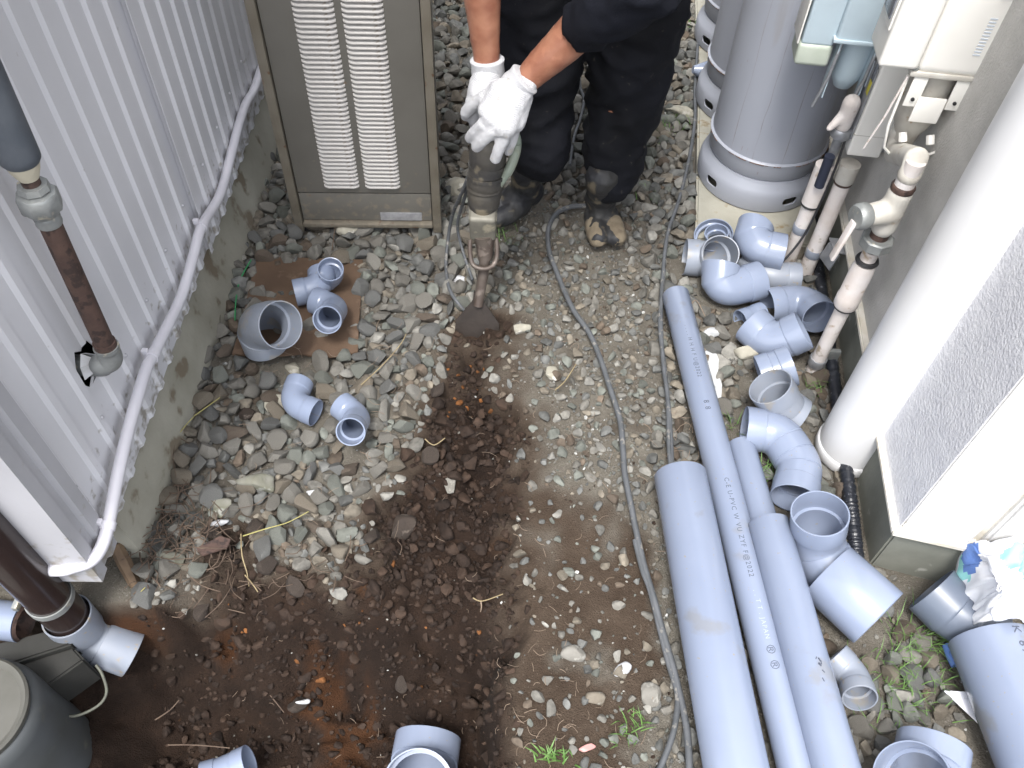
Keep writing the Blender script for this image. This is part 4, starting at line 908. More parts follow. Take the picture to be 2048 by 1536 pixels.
for (px, py, z) in ((972, 350, .395), (974, 330, .415), (970, 372, .365)):
    c = st(px, py, z); reparent(tube('sleeve_ring', [c-ax_*.004, c+ax_*.004], .0412, M['tool_dark'], None, 26, squash=1.1), hm)
mg = [capsule([st(984, 262, .49), st(985, 232, .52), st(984, 205, .545)], [.036, .038, .030]), capsule([st(984, 215, .54), st(958, 205, .55)], [.022, .020])]
blend('motor_housing', mg, M['tool_green'], hm, .006, 4)
dh = catmull([st(1010, 260, .50), st(1030, 272, .485), st(1032, 300, .455), st(1020, 335, .42), st(1006, 358, .395), st(996, 372, .375)], 5)
reparent(tube('side_grip', dh, [.012]*4+[.0135]*14+[.011]*8, M['tool_green'], None, 14, squash=.8), hm)
reparent(box('cord_clip', (.012, .012, .03), st(1034, 300, .46), M['tool_green'], None, .003), hm)
kc = cord('tool_cord', [(940, 345, .37), (926, 380, .30), (905, 430, .16), (896, 480, .07), (892, 530), (898, 575), (915, 605), (940, 632)], 'dark cord hanging from the hammer and looping to the blade', .0045)
kc2 = cord('tool_cord', [(938, 360, .34), (928, 400, .25), (915, 450, .13), (925, 500, .06), (945, 560)], 'short dark cord hanging behind the hammer housing', .0040)
# ------------------------------------------------------------------ the worker
pe = thing('person', 'worker in black clothes and white gloves bending to hold the demolition hammer', 'person', (.12, 1.78, 0))
hipR, hipL = V((.25, 1.98, .82)), V((.05, 2.0, .82))
kneR, kneL = P(1252, 150, .47), P(1092, 150, .48); ankR, ankL = P(1200, 395, .10), P(1050, 370, .10)
kneR.y += .0
shR, shL = V((.28, 1.52, 1.24)), V((-.10, 1.50, 1.24))
wrR, wrL = P(1052, 160, .655), P(974, 128, .66)
cuf = P(1160, 58, .755); elR = P(1290, -25, .88); elL = P(950, -190, .93)
neck = V((.09, 1.44, 1.30)); head = V((.085, 1.31, 1.36))
skin = [capsule([wrR+(wrR-cuf)*.25, wrR, wrR.lerp(cuf, .45), cuf, elR, elR.lerp(shR, .5), shR], [.024, .0265, .033, .040, .046, .048, .055], 20),
        capsule([wrL+V((0, 0, -.05)), wrL, wrL.lerp(elL, .35), wrL.lerp(elL, .75), elL, elL.lerp(shL, .5), shL], [.024, .026, .033, .040, .044, .047, .055], 20),
        capsule([hipR, kneR, kneR.lerp(ankR, .4), ankR], [.085, .058, .055, .038], 20), capsule([hipL, kneL, kneL.lerp(ankL, .4), ankL], [.085, .058, .055, .038], 20),
        capsule([V((.15, 2.0, .88)), V((.12, 1.85, 1.02)), V((.09, 1.62, 1.16)), V((.09, 1.50, 1.25))], [.13, .125, .145, .13], 24),
        capsule([shL, shR], [.06, .06], 16), capsule([V((.09, 1.48, 1.28)), neck, head], [.06, .055, .06], 16),
        capsule([head+V((0, .02, .02)), head+V((0, -.03, -.05))], [.092, .075], 24), capsule([head+V((0, -.105, -.045)), head+V((0, -.112, -.06))], [.014, .018], 10),
        capsule([head+V((.088, 0, -.01)), head+V((.09, .0, -.03))], [.018, .014], 10), capsule([head+V((-.088, 0, -.01)), head+V((-.09, .0, -.03))], [.018, .014], 10)]
def veins(c):
    return .0012*mn.noise(c*60)+.0016*mn.noise(c*25)
body = blend('body', skin, M['skin'], pe, .009, 5, veins)
reparent(lathe('hair', [(.0, .108), (.05, .10), (.085, .07), (.101, .02), (.103, -.02), (.095, -.03)], head+V((0, .02, .01)), M['black'], None, V((0, .35, 1)), 32), pe)
for s in (-1, 1): reparent(lathe('eye', [(0, .010), (.006, .008), (.009, .003), (.010, 0)], head+V((s*.034, -.088, -.012)), M['black'], None, V((0, -1, -.3)), 12), pe)
# shirt: torso and the two sleeves
shirt = [capsule([V((.15, 2.02, .80)), V((.15, 1.98, .93)), V((.12, 1.84, 1.05)), V((.09, 1.62, 1.18)), V((.09, 1.50, 1.26))], [.165, .155, .15, .165, .145], 24),
         capsule([shL+V((.03, 0, 0)), shR-V((.03, 0, 0))], [.082, .082], 16),
         capsule([cuf+(elR-cuf)*.02, cuf.lerp(elR, .35), elR, elR.lerp(shR, .5), shR], [.047, .052, .062, .068, .078], 20, rnd=False),
         capsule([wrL.lerp(elL, .93), elL, elL.lerp(shL, .5), shL], [.050, .056, .066, .078], 20, rnd=False),
         capsule([P(1215, 0, .80), P(1300, -20, .84), P(1330, -120, .95), V((.22, 1.75, 1.05))], [.035, .055, .08, .10], 16)]
sh = blend('shirt', shirt, M['shirt'], pe, .009, 4, lambda c: .010*(.4-abs(mn.noise(V((c.x*16, c.y*12, c.z*20))))*1.6)+.003*mn.noise(c*40))
# trousers: baggy work trousers
tr = [capsule([V((.15, 2.0, .90)), V((.15, 1.98, .78))], [.175, .17], 24),
      capsule([hipR, P(1275, 20, .62), P(1262, 110, .50), P(1250, 200, .385), P(1232, 280, .29), P(1226, 335, .215), P(1224, 365, .185)], [.125, .112, .104, .092, .080, .072, .060], 26),
      capsule([hipL, P(1080, 30, .62), P(1078, 110, .52), P(1075, 200, .40), P(1076, 262, .33), P(1080, 305, .275)], [.120, .106, .100, .089, .078, .072], 26)]
def folds(c):
    q = V((c.x*11+c.z*5, c.y*9, c.z*15-c.x*6)); return .014*(.45-abs(mn.noise(q))*1.6)+.006*mn.noise(V((c.x*24+c.z*20, c.y*24, c.z*34)))
trs = blend('trousers', tr, M['trousers'], pe, .009, 4, folds)
# split-toe boots
def boot(shaft, ank, toe, heel, name):
    d = (toe-heel); d.z = 0; d.normalize(); s = V((-d.y, d.x, 0))
    g_ = [capsule([shaft, ank.lerp(shaft, .5), ank], [.046, .040, .040], 20), capsule([ank, heel+V((0, 0, .035)), ], [.040, .036], 18),
          capsule([heel+V((0, 0, .034)), heel.lerp(toe, .45)+V((0, 0, .036))], [.034, .036], 18), capsule([ank, heel.lerp(toe, .5)+V((0, 0, .045))], [.038, .034], 18),
          capsule([heel.lerp(toe, .40)+s*.016+V((0, 0, .030)), heel.lerp(toe, .75)+s*.026+V((0, 0, .027)), toe+s*.023+V((0, 0, .024))], [.032, .028, .022], 16),
          capsule([heel.lerp(toe, .40)-s*.014+V((0, 0, .030)), heel.lerp(toe, .75)-s*.022+V((0, 0, .028)), toe-s*.021-d*.004+V((0, 0, .025))], [.034, .030, .025], 16)]
    return g_
def lump(c): return .003*mn.noise(c*40)+.0015*mn.noise(c*90)
toeR, heR = P(1212, 492, .026), P(1192, 418, .026); toeL, heL = P(985, 445, .026), P(1062, 404, .026)
bt = blend('boot', boot(P(1206, 352, .22), P(1203, 398, .11), toeR, heR, ''), M['boot'], pe, .0055, 3, lump)
bt2 = blend('boot', boot(P(1055, 300, .28), P(1052, 372, .11), toeL, heL, ''), M['boot'], pe, .0055, 3, lump)
def mudcap(toe, heel):
    d = (toe-heel); d.z = 0; d.normalize(); s = V((-d.y, d.x, 0)); out = []
    for k, q in ((1, .024), (-1, .021)):
        out.append(capsule([toe-d*.050+s*k*.024+V((0, 0, .030)), toe-d*.002+s*k*(q+.004)+V((0, 0, .025))], [.0295, .0250], 14))
    return out
blend('toe_mud', mudcap(toeR, heR), M['mud'], pe, .0055, 2, lambda c: .004*mn.noise(c*55))
for f_ in (toeR, heR, toeL, heL): excl(f_, .06)
# gloves ------------------------------------------------------------------
def finger(pts, r=.0115): 
    return capsule(pts, [r*1.12, r*1.05, r, r*.92][:len(pts)], 12)
H0 = wrR
# front (left) hand: back of the hand faces the camera, fingers curl down round the housing
palm = [capsule([P(1050, 158, .658), P(1032, 180, .645), P(1015, 205, .630)], [.030, .036, .040], 20, squash=.75),
        capsule([P(1020, 190, .640), P(985, 236, .610)], [.034, .024], 18), capsule([P(1025, 195, .635), P(1010, 255, .600)], [.034, .024], 18),
        capsule([P(1035, 195, .632), P(1030, 245, .600)], [.030, .021], 18), capsule([P(1005, 190, .640), P(975, 222, .620)], [.032, .020], 18)]
fing = [finger([P(985, 234, .606), P(966, 250, .598), P(950, 264, .572), P(940, 276, .545)], .0125),
        finger([P(1000, 245, .604), P(984, 262, .592), P(966, 280, .566), P(953, 294, .540)], .0125),
        finger([P(1016, 250, .600), P(1008, 275, .582), P(998, 298, .556), P(991, 318, .530)], .0122),
        finger([P(1030, 240, .598), P(1028, 262, .580), P(1022, 285, .556), P(1016, 302, .535)], .0112),
        finger([P(1000, 186, .640), P(968, 196, .632), P(945, 210, .604), P(932, 226, .578)], .0135)]
gl1 = thing('glove', 'white knitted work glove over the hammer, on the hand nearer the viewer', 'glove', P(1010, 210, .6)); 
blend('knit', palm+fing, M['glove'], gl1, .0035, 3, lambda c: .0010*mn.noise(c*120))
dcf = (cuf-wrR).normalized(); cb_ = P(1042, 165, .657)
reparent(tube('cuff', [cb_-dcf*.022, cb_-dcf*.012, cb_, cb_+dcf*.010, cb_+dcf*.013], [.0335, .0345, .0325, .0345, .031], M['glove'], None, 28, squash=.95), gl1)
# rear (right) hand, half hidden under the front one
palm2 = [capsule([P(974, 140, .650), P(975, 165, .632), P(968, 185, .618)], [.027, .033, .033], 18), capsule([P(965, 172, .625), P(950, 205, .60)], [.028, .02], 14), capsule([P(985, 175, .622), P(985, 215, .59)], [.028, .022], 14)]
fing2 = [finger([P(952, 196, .602), P(942, 212, .588), P(934, 222, .570), P(932, 232, .55)], .0125), finger([P(966, 200, .60), P(956, 222, .58), P(950, 240, .556), P(950, 254, .53)], .012),
         finger([P(980, 205, .596), P(974, 232, .572), P(972, 252, .545), P(974, 266, .52)], .012), finger([P(995, 205, .594), P(998, 232, .566), P(1000, 252, .54)], .011),
         finger([P(990, 165, .628), P(1008, 190, .604), P(1012, 215, .578)], .013)]
gl2 = thing('glove', 'white knitted work glove on the rear hand, half hidden under the other', 'glove', P(970, 180, .6))
blend('knit', palm2+fing2, M['glove'], gl2, .0035, 3, lambda c: .0010*mn.noise(c*120))
cb2 = P(975, 130, .658); dc2 = (elL-wrL).normalized()
reparent(tube('cuff', [cb2-dc2*.03, cb2-dc2*.012, cb2, cb2+dc2*.010, cb2+dc2*.013], [.030, .0325, .0315, .0335, .030], M['glove'], None, 28), gl2)
# ------------------------------------------------------------------ stones
def ico(sub):
    bm = bmesh.new(); bmesh.ops.create_icosphere(bm, subdivisions=sub, radius=1)
    v = np.array([x.co for x in bm.verts]); f = np.array([[q.index for q in x.verts] for x in bm.faces]); bm.free(); return v, f
I2 = ico(3); I1 = ico(2); I0 = ico(1)
def rock(base, rng, cuts=9):
    v = base[0].copy()
    for _ in range(cuts):
        n = rng.normal(size=3); n /= np.linalg.norm(n); d = rng.uniform(.36, .78)
        k = np.maximum(0, v@n-d); v -= k[:, None]*n*.985
    v *= np.array([1, rng.uniform(.68, .95), rng.uniform(.50, .80)]); v /= np.abs(v).max()
    return v
def rotm(rng, tilt=.5):
    a = rng.uniform(0, 2*PI); m1 = np.array([[math.cos(a), -math.sin(a), 0], [math.sin(a), math.cos(a), 0], [0, 0, 1]])
    b = rng.normal()*tilt; c = rng.normal()*tilt
    m2 = np.array([[1, 0, 0], [0, math.cos(b), -math.sin(b)], [0, math.sin(b), math.cos(b)]]); m3 = np.array([[math.cos(c), 0, math.sin(c)], [0, 1, 0], [-math.sin(c), 0, math.cos(c)]])
    return m1@m2@m3
L1 = [rock(I1, RNG) for _ in range(40)]; L0 = [rock(I0, RNG, 5) for _ in range(16)]
R2 = [rock(I2, RNG, 9) for _ in range(28)]
EX = np.array(EXCL)
def blocked(x, y, r):
    if len(EX) and np.any(np.hypot(EX[:, 0]-x, EX[:, 1]-y) < EX[:, 2]+r*.3): return True
    p = V((x, y))
    if (p-LA).dot(ln) < .0+r*.2: return True
    if (p-RC).dot(rn) < .012+r*.5 and (p-RC).dot(f_n) < .0+r*.5: return True
    if x > .462+.11*(y-1.70) and y > 1.69 and x < 1.0: return True
    if x < -.715 and y < .60: return True
    return False
def inview(x, y, pad=60):
    c = CM.transposed() @ (V((x, y, 0))-V((0, 0, CAMH)))
    if c.z > -.05: return False
    px = 1024+c.x/-c.z*FPX; py = 768-c.y/-c.z*FPX
    return -pad < px < 2048+pad and -pad < py < 1536+pad
cell = {}; CS = .045
def free(x, y, r, k):
    i, j = int(x//CS), int(y//CS)
    for a in (-1, 0, 1):
        for b in (-1, 0, 1):
            for (u, v, q) in cell.get((i+a, j+b), ()):
                if (u-x)**2+(v-y)**2 < (k*(q+r))**2: return False
    return True
def put(x, y, r): cell.setdefault((int(x//CS), int(y//CS)), []).append((x, y, r))
N_TRY = 90000
tx = RNG.uniform(-1.0, 1.3, N_TRY); ty = RNG.uniform(.22, 3.6, N_TRY)
S_ = soil(tx, ty); B_ = brown(tx, ty); PT = pit(tx, ty); u_ = RNG.uniform(0, 1, N_TRY); HH_ = hgt(tx, ty)
cen = sstep(tx, -.20, .02)*sstep(-tx, -.40, -.28)*sstep(-ty, -1.95, -1.7)      # trodden strip in the middle
sizes = np.sort(RNG.beta(1.5, 2.2, N_TRY))[::-1]                                 # large first
stones = []
for i in range(N_TRY):
    x, y = tx[i], ty[i]; c = cen[i]; s = S_[i]; b = B_[i]
    big = .0070+.0195*sizes[i]
    if x > .25: big *= .92
    if y > 1.75: big *= 1.0
    r = big*(1-.42*c)
    dens = 1-.62*c-.0*b
    if b > .3: dens = (.10 if r > .0075 else .12) if s < .1 else .30
    if s > .25: dens = .05*(1-s)+.018 if y > .86 else .012*(1-PT[i])+.0025
    if c > .3 and b < .3 and s < .2: dens = (.34 if r < .0095 else .40 if r < .012 else .55)
    if u_[i] > dens: continue
    if not inview(x, y): continue
    if blocked(x, y, r): continue
    if not free(x, y, r, .80 if c > .3 or s > .2 else .70): continue
    put(x, y, r); stones.append((x, y, r, s, c, HH_[i]))
gx_ = RNG.uniform(-1.0, 1.3, 60000); gy_ = RNG.uniform(.5, 3.4, 60000); gs_ = soil(gx_, gy_); gb_ = brown(gx_, gy_); gh_ = hgt(gx_, gy_)
gc_ = sstep(gx_, -.20, .02)*sstep(-gx_, -.40, -.28)*sstep(-gy_, -1.95, -1.7)
for i in range(60000):       # smaller stones that fill the gaps in the loose gravel
    x, y = gx_[i], gy_[i]
    if gc_[i] > .35 or gs_[i] > .35 or (gb_[i] > .5 and gs_[i] < .05 and x > -.1) or not inview(x, y): continue
    r = RNG.uniform(.0055, .0125)
    if blocked(x, y, r) or not free(x, y, r, .62): continue
    put(x, y, r); stones.append((x, y, r, gs_[i], gc_[i], gh_[i]-.003))
stones.sort(key=lambda q: -q[2]/(1.55+.35*q[1]))
big = stones[:300]; rest = stones[300:]
stone_meshes = []
for k in range(28):
    me = bpy.data.meshes.new('stone'); fastmesh(me, R2[k], I2[1], 3); me.set_sharp_from_angle(angle=math.radians(24)); me.materials.append(STONE[0]); stone_meshes.append(me)
def tint(s, rng):
    if s > .30 or (s > .08 and rng.uniform() < .5): return 6
    return int(rng.choice(6, p=[.30, .22, .14, .12, .08, .14]))
for (x, y, r, s, c, h) in big:
    o = bpy.data.objects.new('stone', stone_meshes[RNG.integers(28)]); C.objects.link(o); o.parent = ground
    o.location = (x, y, h+r*RNG.uniform(.35, .8)); o.scale = (r*1.18,)*3; o.rotation_euler = (RNG.normal()*.5, RNG.normal()*.5, RNG.uniform(0, 6.3))
    o.material_slots[0].link = 'OBJECT'; o.material_slots[0].material = STONE[tint(s, RNG)]
def merged(name, items, label, baseL, faces, matl, cols):
    co = []; fa = []; cl = []; off = 0
    for (x, y, r, z, cidx, tilt) in items:
        v = baseL[RNG.integers(len(baseL))]@rotm(RNG, tilt).T*r+np.array([x, y, z])
        co.append(v); fa.append(faces+off); off += len(v); base = cols[cidx]; k = RNG.uniform(.64, 1.12)
        cl.append(np.tile(np.array([base[0]*k, base[1]*k, base[2]*k, 1]), (len(v), 1)))
    me = bpy.data.meshes.new(name); fastmesh(me, np.concatenate(co), np.concatenate(fa), 3); me.set_sharp_from_angle(angle=math.radians(30 if 'clod' not in name else 60))
    a = me.color_attributes.new('tone', 'FLOAT_COLOR', 'POINT'); a.data.foreach_set('color', np.concatenate(cl).astype(np.float32).ravel())
    o = link(name, me, matl); tag(o, label, 'gravel' if 'gravel' in name else 'debris', kind='stuff'); return o
def tone_mat(name, bump=.6):
    m = bpy.data.materials.new(name); m.use_nodes = True; N, L = nodes(m); b = N['Principled BSDF']; b.inputs['Roughness'].default_value = .85; b.inputs['Specular IOR Level'].default_value = .35
    at = N.new('ShaderNodeAttribute'); at.attribute_name = 'tone'; tc = N.new('ShaderNodeTexCoord')
    n = N.new('ShaderNodeTexNoise'); n.inputs['Scale'].default_value = 60; n.inputs['Detail'].default_value = 6; L.new(tc.outputs['Object'], n.inputs['Vector'])
    r = N.new('ShaderNodeMapRange'); r.inputs[1].default_value = .3; r.inputs[2].default_value = .7; r.inputs[3].default_value = .68; r.inputs[4].default_value = 1.3; L.new(n.outputs[0], r.inputs[0])
    x = N.new('ShaderNodeVectorMath'); x.operation = 'SCALE'; L.new(at.outputs['Color'], x.inputs[0]); L.new(r.outputs[0], x.inputs['Scale']); L.new(x.outputs[0], b.inputs['Base Color'])
    bp = N.new('ShaderNodeBump'); bp.inputs['Strength'].default_value = bump; bp.inputs['Distance'].default_value = .002
    n2 = N.new('ShaderNodeTexNoise'); n2.inputs['Scale'].default_value = 180; L.new(tc.outputs['Object'], n2.inputs['Vector']); L.new(n2.outputs[0], bp.inputs['Height']); L.new(bp.outputs[0], b.inputs['Normal'])
    return m
TM = tone_mat('gravel_tones')
COL = [(.158, .150, .132), (.128, .129, .122), (.185, .162, .128), (.22, .212, .19), (.115, .09, .068), (.148, .155, .136), (.036, .0215, .014), (.42, .42, .40), (.021, .0118, .0074), (.15, .058, .016)]
merged('gravel', [(x, y, r*1.18, h+r*RNG.uniform(.2, .6), tint(s, RNG), .5) for x, y, r, s, c, h in rest], 'grey crushed gravel covering the alley', L1, I1[1], TM, COL)
# fine chippings and crumbs
it = []
fx = RNG.uniform(-.95, 1.2, 60000); fy = RNG.uniform(.22, 3.3, 60000); fh = hgt(fx, fy); fs_ = soil(fx, fy); fb = brown(fx, fy); fp = pit(fx, fy)
fc = sstep(fx, -.22, .02)*sstep(-fx, -.42, -.28)*sstep(-fy, -2.1, -1.8)
for i in range(60000):
    pr_ = .10+.55*fc[i]
    if fs_[i] > .3: pr_ = .05
    if fb[i] > .3: pr_ = .10
    if RNG.uniform() > pr_ or not inview(fx[i], fy[i], 10): continue
    p = V((fx[i], fy[i]))
    if (p-LA).dot(ln) < .01 or ((p-RC).dot(rn) < .014 and (p-RC).dot(f_n) < .01) or (fx[i] > .462+.11*(fy[i]-1.70) and fy[i] > 1.69): continue
    r = RNG.uniform(.0018, .0052); ci = int(RNG.choice(8, p=[.25, .16, .14, .22, .06, .11, .02, .04]))
    if fs_[i] > .3: ci = int(RNG.choice([6, 7, 3, 9, 0], p=[.70, .015, .07, .06, .155])); r *= .7
    it.append((fx[i], fy[i], r, fh[i]+r*.3, ci, 1))
merged('fine_gravel', it, 'fine chippings scattered over the trodden dirt', L0, I0[1], TM, COL)
# clods of dug earth
it = []; cl_x = RNG.uniform(-.7, .12, 16000); cl_y = RNG.uniform(.25, 1.34, 16000); cs_ = soil(cl_x, cl_y); ch = hgt(cl_x, cl_y); cp_ = pit(cl_x, cl_y)
for i in range(16000):
    x, y = cl_x[i], cl_y[i]
    if cs_[i] < .2+.5*RNG.uniform() or not inview(x, y): continue
    p_ = .55 if y > .74 else .26+.20*(1-cp_[i])
    if RNG.uniform() > p_: continue
    r = .0035+.026*RNG.beta(1.0, 3.6)*(1-i/20000) if y > .74 else .0025+.021*RNG.beta(1, 4.5)
    if not free(x, y, r, .5): continue
    if r > .008: put(x, y, r*.7)
    dx = abs(x+.085)
    orange = RNG.uniform() < (.10 if (1.12 < y < 1.30 and r < .011) else .006)
    it.append((x, y, r*1.15, ch[i]+r*RNG.uniform(-.15, .35), 9 if orange else (8 if RNG.uniform() < .6 else 6), .8))
merged('dirt_clods', it, 'dark lumps of freshly dug earth between pit and blade', L1, I1[1], tone_mat('clod_tones', 1.0), COL)
# notable single rocks
def srock(px, py, wpx, m, label, h=.78, name='rock', seed=0, cat='rock', zoff=0, asp=.75):
    rg = np.random.default_rng(seed+11); p = P(px, py, .015); d = (p-V((0, 0, CAMH))).length; r = wpx/2/FPX*d*1.02
    v = rock(I2, rg, 11); v = v/np.abs(v[:, :2]).max()*np.array([1, asp, h]); a = rg.uniform(-.5, .5)
    v = v@np.array([[math.cos(a), math.sin(a), 0], [-math.sin(a), math.cos(a), 0], [0, 0, 1]])*r
    me = bpy.data.meshes.new(name); fastmesh(me, v, I2[1], 3); o = link(name, me, M[m] if isinstance(m, str) else m); o.location = (p.x, p.y, max(hz(p.x, p.y), -.2)+r*h*.45+zoff); tag(o, label, cat); return o
for k, (px, py, wd, m, lab, asp) in enumerate([
    (919, 372, 66, 'pale_stone', 'pale blocky rock beside the heater, left of the hammer', .9), (700, 470, 50, 'pale_stone', 'pale rock touching the lower edge of the heater', .95),
    (1360, 232, 62, 'pale_stone', 'cream rock with moss on the far gravel by the straight cord', .75), (550, 800, 46, 'pale_stone', 'knobbly pale rock left of the small elbow on the gravel', 1.25),
    (586, 730, 34, 'pale_stone', 'pale rock at the foot of the large dull grey bend', 1.2), (340, 1114, 70, 'moss_stone', 'mossy grey green concrete lump among the twigs near the siding corner', .62),
    (520, 970, 92, 'moss_stone', 'largest mossy stone in the left gravel', .6), (440, 1010, 70, 'moss_stone', 'mossy round stone left of the largest mossy one', .8),
    (618, 977, 30, 'white_stone', 'white pebble on the dark earth edge right of the mossy stones', .95), (437, 1037, 36, 'white_stone', 'white pebble just below the mossy round stone', .9),
    (1248, 1335, 38, 'white_stone', 'white plaster lump with dirt specks left of the long pipes', 1.1), (1148, 1306, 50, STONE[3], 'round pale grey stone alone on the brown dirt', .9),
    (1142, 1138, 32, STONE[5], 'small grey stone alone in the middle of the smooth brown dirt', 1.3), (692, 1062, 46, STONE[5], 'rounded grey stone at the upper edge of the pit', .95),
    (730, 1118, 44, STONE[0], 'flat grey stone in the pit edge with a pale top', .6), (1428, 668, 48, 'white_chip', 'white broken stone beside the heap of fittings', .6),
    (1500, 712, 62, 'pale_stone', 'cream broken stone under the two-mouthed elbow', .6), (1038, 662, 50, 'pale_stone', 'pale crumbly rock right of the spade chisel', .7),
    (1105, 748, 40, 'pale_stone', 'tan stone in the middle of the trodden dirt', 1.1), (1175, 1493, 34, 'pink', 'pink tile fragment near the bottom edge', .5),
    (487, 822, 40, STONE[6], 'round dark brown stone in the left gravel', .95), (898, 940, 40, STONE[3], 'long grey green stone standing in the dug earth', 1.9),
    (800, 1030, 70, STONE[6], 'broad dark clod at the top of the pit', .8), (1195, 1395, 44, STONE[2], 'brownish stone near the bottom of the trodden dirt', 1.0),
    (648, 1028, 36, STONE[0], 'grey stone half sunk in dark earth above the pit', .8), (1300, 1385, 50, STONE[3], 'pale stone against the grey cord strand near the bottom', .9),
    (568, 1330, 30, 'white_chip', 'white flake lying alone in the pit', .5), (795, 645, 30, STONE[2], 'tan pebble right of the brown board', .9)]):
    srock(px, py, wd, m, lab, seed=k, asp=asp)
srock(918, 560, 26, 'white_stone', 'small white stone left of the chisel shank', seed=50)
# ------------------------------------------------------------------ twigs, straws, roots, grass
def stalk(px, m, label, r=.0014, zo=.03, cat='straw'):
    pts = []
    for a, b in px:
        p = P(a, b, .02); z = max(hz(p.x, p.y), -.25)+zo+random.uniform(-.003, .005); pts.append(P(a, b, z))
    o = tube('straw' if 'straw' in m else 'twig', catmull(pts, 5), [r*(1-.4*i/(len(pts)*5)) for i in range((len(pts)-1)*5+1)], M[m], None, 6)
    tag(set_origin(o, pts[0]), label, cat)
for a in [
    ([(722, 770), (765, 730), (800, 690), (812, 668)], 'straw', 'long pale straw over the gravel right of the brown board'),
    ([(388, 832), (412, 815), (440, 795)], 'straw_y', 'yellow straw in the gravel near the footing'),
    ([(336, 912), (345, 885), (372, 850), (388, 833)], 'straw_y', 'bent yellow straw close to the footing'),
    ([(486, 1072), (530, 1058), (575, 1045), (617, 1023)], 'straw_y', 'long yellow straw by the rusty scrap'),
    ([(482, 1068), (484, 1110), (495, 1150), (500, 1192)], 'straw', 'forked dry stalk hanging over the pit edge'),
    ([(490, 1150), (505, 1168), (516, 1184)], 'straw', 'short side branch of the forked dry stalk'),
    ([(850, 878), (868, 890), (890, 876)], 'straw', 'V-shaped pale straw on the dug clods'),
    ([(100, 1400), (120, 1372), (150, 1330), (160, 1318)], 'straw', 'yellow stalk between basin and drain elbow'),
    ([(222, 1246), (250, 1215), (290, 1175)], 'straw_y', 'green yellow stalk above the grey drain elbow'),
    ([(520, 1368), (540, 1390), (568, 1425)], 'twig', 'thin reddish twig lying in the pit'),
    ([(336, 1490), (390, 1490), (460, 1496)], 'twig', 'straight grey twig behind the small elbow in the pit'),
    ([(946, 1196), (965, 1202), (1006, 1188)], 'straw', 'forked twig on the pit edge below the clods'),
    ([(962, 1202), (962, 1220), (950, 1250)], 'root', 'thin rootlet hanging from the forked twig'),
    ([(1110, 780), (1130, 762), (1152, 728)], 'straw', 'pale dry stalk beside the tan stone'),
    ([(664, 500), (668, 470), (672, 440)], 'twig', 'upright dry twig under the heater'),
    ([(310, 1440), (340, 1420), (358, 1400)], 'twig', 'crooked twig left of the pit middle'),
    ([(1370, 640), (1390, 600), (1410, 632)], 'root', 'dry rootlets right of the printed pipe')]:
    stalk(*a)
strg = cord('green_twine', [(502, 520), (480, 560), (472, 600), (470, 640)], 'bright green twine between footing and brown board', .0018, 'greenstring', cat='twine')
lp = tube('wire_loop', catmull([P(108, 1428, -.05), P(150, 1432, -.06), P(195, 1412, -.06), P(213, 1385, -.05), P(205, 1350, -.03), P(192, 1330, -.02)], 8), .0028, M['wire'], None, 8)
tag(set_origin(lp, P(213, 1385, -.05)), 'thin green grey wire loop under the drain elbow', 'wire')
g = Geo(); rr = random.Random(5)
def scatter(n, cx, cy, sx, sy, L, r, zo):
    for _ in range(n):
        a = rr.gauss(cx, sx); b = rr.gauss(cy, sy); p = P(a, b, .0); z = max(hz(p.x, p.y), -.25)+zo; th = rr.uniform(0, 2*PI); l = L*rr.uniform(.4, 1.2)
        q = V((p.x, p.y, z)); d = V((math.cos(th), math.sin(th), rr.uniform(-.15, .3)))*l; e = V((-d.y, d.x, 0))*rr.uniform(-.3, .3)
        g.add(tube_geo(catmull([q, q+d*.5+e, q+d], 3), r*rr.uniform(.6, 1.3), 4))
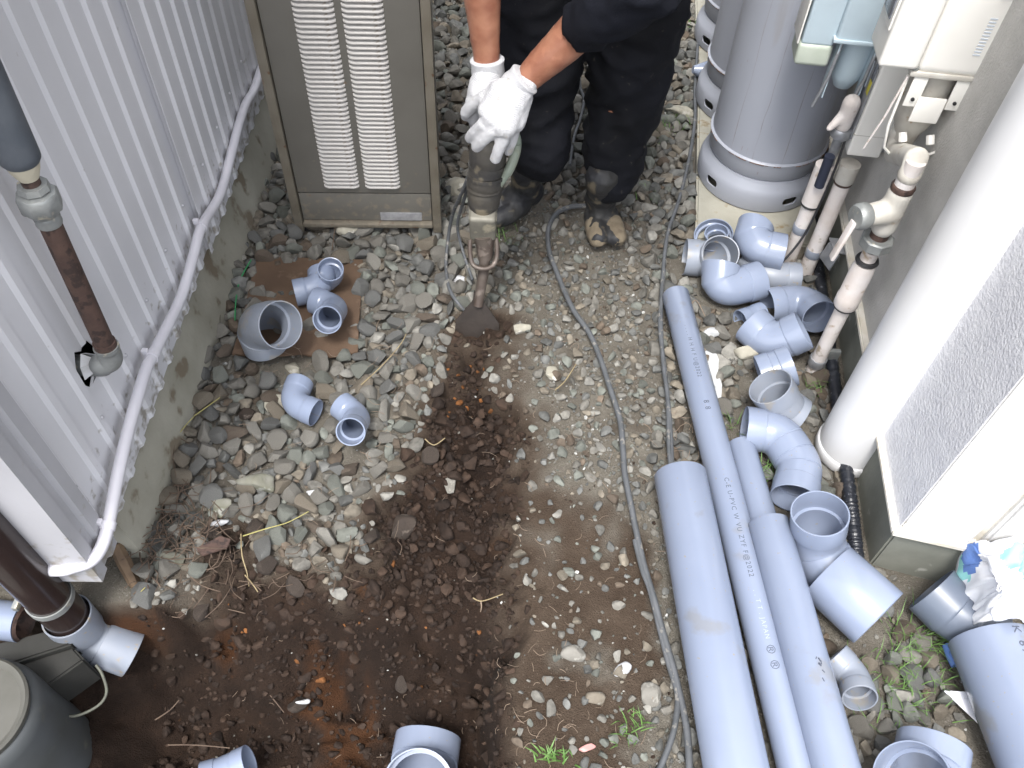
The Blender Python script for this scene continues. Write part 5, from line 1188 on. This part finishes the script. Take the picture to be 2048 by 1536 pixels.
scatter(120, 350, 1060, 55, 60, .07, .0012, .025); scatter(70, 460, 1140, 120, 40, .05, .0009, .012)
o = g.build('twig_litter', M['twig']); tag(o, 'brown dead twigs and needles heaped along the footing', 'litter', kind='stuff')
g = Geo(); scatter(60, 700, 1290, 260, 130, .016, .0004, .004); scatter(70, 1150, 950, 110, 260, .022, .00045, .016); scatter(50, 700, 820, 130, 110, .035, .0005, .03); scatter(40, 1100, 1430, 90, 70, .024, .0005, .008); scatter(50, 1380, 900, 40, 60, .03, .0005, .026)
o = g.build('root_litter', M['root']); tag(o, 'fine pale rootlets scattered on earth and gravel', 'litter', kind='stuff')
g = Geo()
def blades(n, px, py, sp, L, w):
    for _ in range(n):
        a = rr.gauss(px, sp); b = rr.gauss(py, sp*.7); p = P(a, b, .01); z = max(hz(p.x, p.y), -.1)+.004; th = rr.uniform(0, 2*PI); l = L*rr.uniform(.5, 1.2); lean = rr.uniform(.3, 1.0)
        d = V((math.cos(th)*lean, math.sin(th)*lean, 1)).normalized(); s = V((-math.sin(th), math.cos(th), 0))*w; q = V((p.x, p.y, z)); m_ = q+d*l*.55; t_ = q+d*l+V((math.cos(th), math.sin(th), -.5))*l*.25
        n0 = len(g.v); g.v += [q-s, q+s, m_+s*.8, m_-s*.8, t_]; g.f += [(n0, n0+1, n0+2, n0+3), (n0+3, n0+2, n0+4)]
blades(70, 1800, 1350, 55, .055, .0010); blades(110, 1850, 1290, 45, .06, .0010); blades(50, 1800, 1400, 60, .05, .0010)
blades(24, 1530, 950, 14, .05, .0012); blades(22, 1010, 478, 16, .045, .0012); blades(20, 1270, 1440, 14, .03, .0012); blades(26, 1110, 1515, 20, .03, .0018); blades(14, 1245, 1470, 20, .03, .0012)
blades(60, 1330, 260, 25, .03, .0012); blades(40, 1385, 60, 18, .05, .0012); blades(20, 1620, 780, 20, .04, .001); blades(14, 1470, 850, 16, .04, .001); blades(14, 1290, 390, 20, .02, .0015)
o = g.build('grass', M['leaf'], smooth=False); tag(o, 'thin green grass blades sprouting between the stones', 'grass', kind='stuff')
